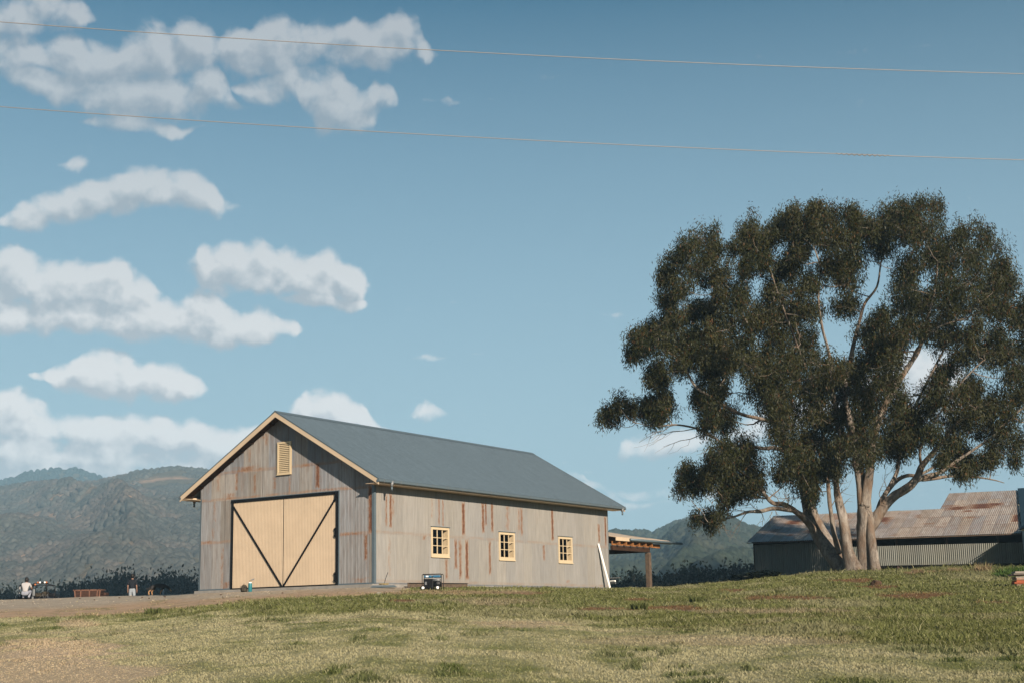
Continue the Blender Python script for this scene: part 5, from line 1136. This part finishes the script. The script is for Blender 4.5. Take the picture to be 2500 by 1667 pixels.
    for s in 'lr':
        hd = np.array(L['ha'+s]); wr = np.array(L['wr'+s]); d = (hd-wr)/np.linalg.norm(hd-wr); sd = np.cross(d, (1, 0, 0)); sd /= np.linalg.norm(sd)
        for k_ in range(4):
            a = hd+sd*(k_-1.5)*.017; e_ = a+d*(.055+.012*(k_ in (1, 2)))+np.array([0, 0, 0]); MB().tube([tuple(a), tuple((a+e_)/2+np.array([.004, 0, 0])), tuple(e_)], [.009, .008, .006], 6).build('finger', M_skin, g, True)
        a = wr+d*.03+sd*.02; MB().tube([tuple(a), tuple(a+sd*.03+d*.02), tuple(a+sd*.035+d*.05)], [.010, .009, .007], 6).build('thumb', M_skin, g, True)
        if not shorts or True:
            an, to = np.array(L['an'+s]), np.array(L['to'+s]); MB().tube([tuple(an+(an-to)*.3-np.array([0, 0, .03])), tuple(an-np.array([0, 0, .03])), tuple(to), tuple(to+(to-an)*.15)], [.045, .052, .045, .025], 10).build('shoe', M_shoe, g, True)
    return g
STAND = dict(pelvis=(0, 0, .93), waist=(0, -.01, 1.08), chest=(0, 0, 1.33), neck=(0, .01, 1.50), head=(0, -.015, 1.61), crown=(0, 0, 1.70), shl=(-.19, 0, 1.42), ell=(-.24, .03, 1.14), wrl=(-.25, -.03, .89), hal=(-.25, -.05, .80), shr=(.19, 0, 1.42), elr=(.24, .03, 1.14), wrr=(.25, -.03, .89), har=(.25, -.05, .80), hpl=(-.10, 0, .86), knl=(-.11, -.02, .49), anl=(-.11, .02, .09), tol=(-.12, -.13, .04), hpr=(.10, 0, .86), knr=(.11, -.02, .49), anr=(.11, .02, .09), tor=(.12, -.13, .04))
def standing_at(px_, head_py, Y, H=1.75):
    t = at(px_, head_py, Y); return (t[0], t[1], t[2]-H)
p0 = standing_at(324, 1401.5, 79.5); zg = gz(p0[0], p0[1])
pm = person((p0[0], p0[1], min(p0[2], p0[2])), math.pi, 'person in a dark shirt and pale shorts standing with back to us by the dog', STAND, M_navyc, M_denim, True)
LEAN = dict(STAND); LEAN.update(chest=(.05, 0, 1.33), neck=(.09, .01, 1.50), head=(.11, -.02, 1.61), crown=(.12, -.01, 1.70), shl=(-.13, 0, 1.41), shr=(.24, 0, 1.43), ell=(-.20, .02, 1.15), elr=(.26, .04, 1.16), wrl=(-.08, -.12, 1.05), hal=(-.0, -.14, 1.03), wrr=(.1, -.14, 1.03), har=(.02, -.16, 1.0))
pb = b2w(-.42, 1.0); person((pb[0], pb[1], gz(pb[0], pb[1])+.0), BYAW-.5, 'person in long dark clothes leaning at the shaded left corner of the barn', LEAN, M_blackc, M_blackc, False, True, True)
CROUCH = dict(STAND); CROUCH.update(pelvis=(0, .05, .36), waist=(0, .02, .50), chest=(0, -.08, .73), neck=(0, -.13, .88), head=(0, -.18, .98), crown=(0, -.17, 1.07), shl=(-.19, -.08, .80), shr=(.19, -.08, .80), ell=(-.27, -.22, .58), elr=(.27, -.22, .58), wrl=(-.18, -.42, .52), wrr=(.18, -.42, .52), hal=(-.15, -.50, .50), har=(.15, -.50, .50), hpl=(-.11, .02, .30), hpr=(.11, .02, .30), knl=(-.16, -.36, .45), knr=(.16, -.36, .45), anl=(-.15, -.12, .08), anr=(.15, -.12, .08), tol=(-.15, -.27, .04), tor=(.15, -.27, .04))
pc = at(61, 1462, 77.6); person((pc[0], pc[1], gz(pc[0], pc[1])), math.pi, 'person in a white T-shirt crouching with back to us behind the buggy', CROUCH, M_tee, M_jeans)
def dogmat():
    m, t, b = newmat('black_and_tan_coat'); P = t.node('ShaderNodeTexCoord').outputs['Object']; sp = t.node('ShaderNodeSeparateXYZ'); t.l.new(P, sp.inputs[0])
    low = t.mr(t.m('ADD', sp.outputs[2], t.m('MULTIPLY', t.noise(P, 14, 3), .06)), .33, .27); mz = t.mr(sp.outputs[0], .60, .66)
    col = t.mix(t.m('MAXIMUM', low, mz), (.018, .014, .012, 1), (.38, .21, .10, 1)); t.put(b.inputs['Base Color'], col); b.inputs['Roughness'].default_value = .8; return m
dp = at(388, 1450, 73.2); dg_ = empty('dog', (dp[0]-.05, dp[1], gz(dp[0], dp[1])-.02), -.08, label='black and tan dog sniffing the ground near the standing man', cat='dog')
DJ = dict(pelvis=((-.28, 0, .50), (.10, .11)), loin=((-.10, 0, .51), (.095, .10)), rib=((.12, 0, .49), (.11, .14)), wit=((.27, 0, .52), (.09, .12)), nk=((.42, 0, .47), (.07, .08)), hd=((.54, 0, .36), (.065, .07)), mu=((.64, 0, .26), (.035, .04)), no=((.71, 0, .20), (.025, .028)),
 kb=((-.22, .09, .33), (.06, .07)), hk=((-.36, .09, .19), .028), pb=((-.32, .09, .03), .026), kb2=((-.30, -.09, .33), (.06, .07)), hk2=((-.46, -.09, .19), .028), pb2=((-.43, -.09, .03), .026),
 ef=((.22, .08, .32), (.045, .05)), wf=((.24, .08, .15), .026), pf=((.27, .08, .03), .027), ef2=((.24, -.08, .32), (.045, .05)), wf2=((.16, -.08, .16), .026), pf2=((.14, -.08, .03), .027),
 ta=((-.38, 0, .46), .03), tb=((-.50, 0, .34), .028), tc=((-.58, 0, .33), .024), td=((-.62, 0, .40), .012))
DE = [('pelvis', 'loin'), ('loin', 'rib'), ('rib', 'wit'), ('wit', 'nk'), ('nk', 'hd'), ('hd', 'mu'), ('mu', 'no'), ('pelvis', 'kb'), ('kb', 'hk'), ('hk', 'pb'), ('pelvis', 'kb2'), ('kb2', 'hk2'), ('hk2', 'pb2'), ('wit', 'ef'), ('ef', 'wf'), ('wf', 'pf'), ('wit', 'ef2'), ('ef2', 'wf2'), ('wf2', 'pf2'), ('pelvis', 'ta'), ('ta', 'tb'), ('tb', 'tc'), ('tc', 'td')]
bake(skin('body', DJ, DE, dogmat(), dg_))
for sy in (-1, 1): MB().add([(.50, sy*.05, .40), (.55, sy*.06, .43), (.56, sy*.10, .34), (.52, sy*.075, .37)], [(0, 1, 2), (0, 2, 3), (0, 3, 1), (1, 3, 2)]).build('ear', M_hair, dg_)
wb = at(399, 1450, 72.9); g = empty('water_bottle', (wb[0], wb[1], gz(wb[0], wb[1])), 0, label='clear white water bottle standing on the gravel by the dog', cat='bottle')
MB().lathe([(.045, 0), (.05, .02), (.05, .19), (.03, .23)], 14).build('body', M_denim, g, True); MB().lathe([(.022, .23), (.022, .27)], 10).build('cap', M_white, g)
wb = at(368, 1452, 75.5); g = empty('stool', (wb[0], wb[1], gz(wb[0], wb[1])), .4, label='small pale wooden stool behind the tail of the dog', cat='stool')
M_pale = simple('pale_wood', (.40, .33, .24), .8, 0, .1)
MB().box((-.17, -.14, .38), (.17, .14, .42)).build('seat', M_pale, g)
for sx in (-1, 1):
    for sy in (-1, 1): MB().bar((sx*.18, sy*.14, 0), (sx*.10, sy*.08, .38), .04, .04).build('leg', M_pale, g)
# rusty trough
a, b = at(181, 1455, 77.5), at(245, 1455, 77.5); M_rust = simple('rusty_steel', (.075, .034, .022), .85, 0, .35, 6, .3)
M_rustl = simple('light_rust', (.24, .12, .08), .85, 0, .3, 6); zt_ = at(213, 1438.5, 77.5)[2]; H_ = .62; g = empty('steel_trough', (a[0], a[1], zt_-H_), 0, label='rusty slatted steel trough on the far edge of the gravel', cat='trough'); L_ = b[0]-a[0]
for k_ in range(5):
    z0 = .02+k_*.115; i_ = .14*(1-z0/H_)
    MB().box((i_, 0, z0), (L_-i_*.3, .03, z0+.09)).build('slat', M_rust, g); MB().box((i_, .75, z0), (L_-i_*.3, .78, z0+.09)).build('slat', M_rust, g)
    MB().box((i_, .03, z0), (i_+.03, .75, z0+.09)).build('slat', M_rust, g); MB().box((L_-i_*.3-.03, .03, z0), (L_-i_*.3, .75, z0+.09)).build('slat', M_rust, g)
for x0, x1 in ((.02, .10), (.36, .36), (.82, .84), (1.26, 1.22), (1.40, 1.34)): MB().bar((x0, -.03, H_), (x1, -.03, 0), .06, .04, (0, 1, 0)).build('upright', M_rustl, g)
MB().box((-.06, -.05, H_-.03), (L_+.06, -.0, H_+.01)).box((-.06, .76, H_-.03), (L_+.06, .81, H_+.01)).box((-.06, 0, H_-.03), (0, .76, H_+.01)).box((L_, 0, H_-.03), (L_+.06, .76, H_+.01)).build('rim', M_rustl, g)
zz = at(250, 1445, 78.2); g = empty('steel_box', (zz[0], zz[1], zz[2]-.5), 0, label='low rusty steel box at the end of the slatted trough', cat='box')
for k_ in range(3): MB().box((-.18, 0, .02+k_*.165), (.20, .5, .16+k_*.165)).build('side', M_rust, g)
# utility buggy
a, b = at(41, 1462, 78.6), at(112, 1462, 78.6); zt_ = at(80, 1426, 78.6)[2]; g = empty('utility_buggy', ((a[0]+b[0])/2, a[1]+.3, zt_-1.15), 0, label='black framed utility buggy with amber lamps on its roll bar', cat='buggy')
hw = (b[0]-a[0])/2
MB().tube([(-hw, 0, .25), (-hw, 0, 1.10), (-hw+.06, 0, 1.15), (-.02, 0, 1.15)], .028, 8).tube([(-.12, .02, .3), (-.02, .02, 1.22), (.60, .02, 1.28), (hw-.12, .02, 1.2), (hw, .02, .3)], .026, 8).tube([(-hw, 1.2, .25), (-hw, 1.2, 1.10), (-.02, 1.2, 1.18), (hw, 1.2, 1.10), (hw, 1.2, .3)], .026, 8).tube([(-hw, 0, 1.12), (-hw, 1.2, 1.12)], .024, 8).tube([(hw-.12, 0, 1.20), (hw, 1.2, 1.12)], .024, 8).tube([(-.7, 0, .3), (-.38, .1, 1.1)], .03, 8).tube([(-hw+.1, 0, .4), (-.5, 0, 1.05)], .018, 6).build('roll_cage', M_black, g, True)
M_amber = simple('amber_lens', (.75, .22, .05), .3)
for x, m_ in ((.22, M_amber), (.34, M_white), (.60, M_white), (.70, M_amber), (.08, M_amber)): MB().lathe([(.035, -.03), (.05, -.01), (.045, .03)], 12, (x, -.02, 1.27 if x > .1 else 1.16), 'Y').build('lamp', m_, g, True)
MB().box((.06, -.01, 1.21), (.80, .05, 1.24)).build('lamp_bar', M_black, g)
MB().box((-hw+.05, .1, .28), (hw-.05, 1.8, .50)).box((-hw+.02, 1.2, .50), (hw-.02, 2.2, .72)).build('body', M_black, g, bevel=.04)
MB().box((.06, .05, .50), (.40, .22, .72)).build('seat', M_bag, g, bevel=.05); MB().box((.44, .05, .50), (.78, .22, .78)).build('seat', M_bag, g, bevel=.05)
MB().box((-hw-.01, -.02, .30), (-hw+.05, .03, .74)).box((-hw-.01, -.02, .92), (-hw+.06, .03, 1.06)).build('marker_panel', M_tee, g)
MB().add([(.12, 1.15, .7), (.82, 1.15, .7), (.76, 1.12, 1.12), (.18, 1.12, 1.12)], [(0, 1, 2, 3)]).build('windscreen', M_glass, g)
MB().box((-.05, -.04, .55), (.08, .04, .92)).box((-.08, -.05, .36), (.02, .02, .52)).build('jerry_can', M_grey, g, bevel=.02)
MB().tube([(.35, -.08, .45), (.55, -.1, .60), (.62, -.08, .36), (.80, -.1, .62), (.86, -.1, .34)], .015, 6).build('hose', M_grey, g, True)
for sx in (-1, 1):
    for y in (.15, 1.8):
        wq = MB().lathe([(.20, -.11), (.28, -.09), (.28, .09), (.20, .11)], 20, (sx*(hw-.12), y, .28), 'X').build('wheel', M_black, g, True); MB().lathe([(.12, -.115), (.13, -.09)], 14, (sx*(hw-.12), y, .28), 'X').build('rim', M_grey, wq, True)
# smoke of the fire drifting low over the left
# ------------------------------------------------------------------ timber pile at right, tussocks, stones
pp = gat(2498, 50.5); g = empty('timber_pile', (pp.x, pp.y, pp.z), -.05, label='pile of weathered boards over orange steel offcuts in the grass', cat='timber pile')
M_or = simple('orange_primer', (.42, .095, .03), .7, 0, .2, 6); M_wb = simple('weathered_board', (.42, .36, .31), .85, 0, .2, 8, .2); M_pk = simple('pinkish_board', (.50, .33, .24), .8, 0, .15, 8)
for k_, (x0, x1, z0, z1, y0, y1, m_) in enumerate([(-.32, 1.7, .02, .10, -.35, .1, M_pk), (-.40, -.02, .10, .16, -.4, 0, M_or), (-.30, .20, .05, .22, -.3, .25, M_or), (.05, 1.6, .10, .17, -.38, .0, M_brown), (-.28, 1.7, .24, .30, -.3, .3, M_pk), (-.30, 1.7, .305, .345, -.28, .3, M_wb), (-.42, 1.7, .38, .42, -.2, .35, M_pk), (-.36, 1.7, .425, .45, -.3, .3, M_wb), (-.30, 1.7, .47, .50, -.28, .25, M_wb), (-.26, 1.6, .505, .53, -.1, .3, M_wb)]):
    MB().box((x0, y0, z0), (x1, y1, z1), Matrix.Rotation(rt.uniform(-.05, .05), 3, 'Z')).build('board', m_, g)
MB().bar((-.1, -.42, .05), (.5, -.42, .26), .05, .08).build('steel_offcut', M_or, g)
def tussock(px_, Y, hgt, wd, col, n_, seed, lab, grp, green=False):
    p = gat(px_, Y); r_ = np.random.default_rng(seed); a = r_.uniform(0, 6.28, n_); rr_ = r_.uniform(0, 1, n_)**.6*wd*.5; x, y = rr_*np.cos(a), rr_*np.sin(a)
    h = hgt*r_.uniform(.4, 1.1, n_); ln = r_.uniform(.1, .6, n_)*h; a2 = a+r_.normal(0, .5, n_); w_ = .014 if not green else .022; t_ = r_.uniform(0, 6.28, n_)
    b0 = np.stack([x-np.cos(t_)*w_, y-np.sin(t_)*w_, np.full(n_, -.03)], 1); b1 = np.stack([x+np.cos(t_)*w_, y+np.sin(t_)*w_, np.full(n_, -.03)], 1); tp = np.stack([x+np.cos(a2)*ln, y+np.sin(a2)*ln, h], 1)
    md_ = (b0+b1)/2*.5+tp*.5; md_[:, 2] = h*.6; m0 = md_-np.stack([np.cos(t_)*w_, np.sin(t_)*w_, 0*h], 1); m1 = md_+np.stack([np.cos(t_)*w_, np.sin(t_)*w_, 0*h], 1)
    V = np.stack([b0, b1, m1, m0, tp], 1).reshape(-1, 3); b_ = np.arange(n_)*5; F = np.concatenate([np.stack([b_, b_+1, b_+2], 1), np.stack([b_, b_+2, b_+3], 1), np.stack([b_+3, b_+2, b_+4], 1)])
    C = np.repeat(np.array(col)*r_.uniform(.6, 1.4, (n_, 1)), 5, 0); o = np_mesh('tussock', V, F, M_grass, np.c_[C, np.ones(len(C))]); o.location = p
    tag(o, label=lab, cat='grass tuft', group=grp)
for i_, (x, Y, h_, w_) in enumerate([(2402, 68, .62, .7), (2388, 69, .35, .6), (2245, 70, .35, .5), (2335, 69, .42, .5), (2352, 69, .3, .5), (2225, 69, .25, .5), (2280, 69, .28, .5), (2310, 70, .3, .4)]):
    tussock(x, Y, h_, w_, (.42, .31, .18), 260, 100+i_, 'tall dry straw tussock along the foot of the old shed', 'dry tussocks along the old shed')
for i_, (x, Y, h_, w_) in enumerate([(2470, 63, .42, 1.0), (2452, 62, .28, .9), (2490, 64, .5, .9)]):
    tussock(x, Y, h_, w_, (.10, .17, .04), 500, 120+i_, 'lush green weed clump behind the timber pile', 'green weeds behind the timber pile', True)
for i_, (x, Y) in enumerate([(378, 46), (1700, 50), (1560, 45)]):
    tussock(x, Y, .22, .5, (.13, .15, .05), 160, 130+i_, 'small spiky green weed tuft alone in the paddock', 'weed tufts in the paddock', True)
def stone(px_, Y, s, m_, lab, grp=None):
    p = gat(px_, Y); bm = bmesh.new(); bmesh.ops.create_icosphere(bm, subdivisions=2, radius=s)
    for v in bm.verts: v.co *= 1+rt.uniform(-.18, .18); v.co.z *= .7
    me = bpy.data.meshes.new('stone'); bm.to_mesh(me); bm.free(); me.materials.append(m_); o = bpy.data.objects.new('stone', me); o.location = p+Vector((0, 0, s*.35)); link(o); tag(o, label=lab, cat='stone', group=grp)
M_st = simple('pale_stone', (.50, .45, .38), .9, 0, .2, 8, .3); M_clod = simple('brown_clod', (.12, .07, .04), .95, 0, .3, 8, .3)
stone(926, 50, .10, M_st, 'pale rounded stone on the grass near the barn corner'); stone(2140, 55, .22, M_clod, 'brown root knob in the grass before the gum tree')
for x, Y in ((348, 70), (365, 66), (402, 69), (404, 67), (196, 73), (292, 72), (232, 70), (540, 60), (690, 58)): stone(x, Y, .045, M_clod, 'small dark stone on the bare gravel and dirt', 'small stones on the gravel')
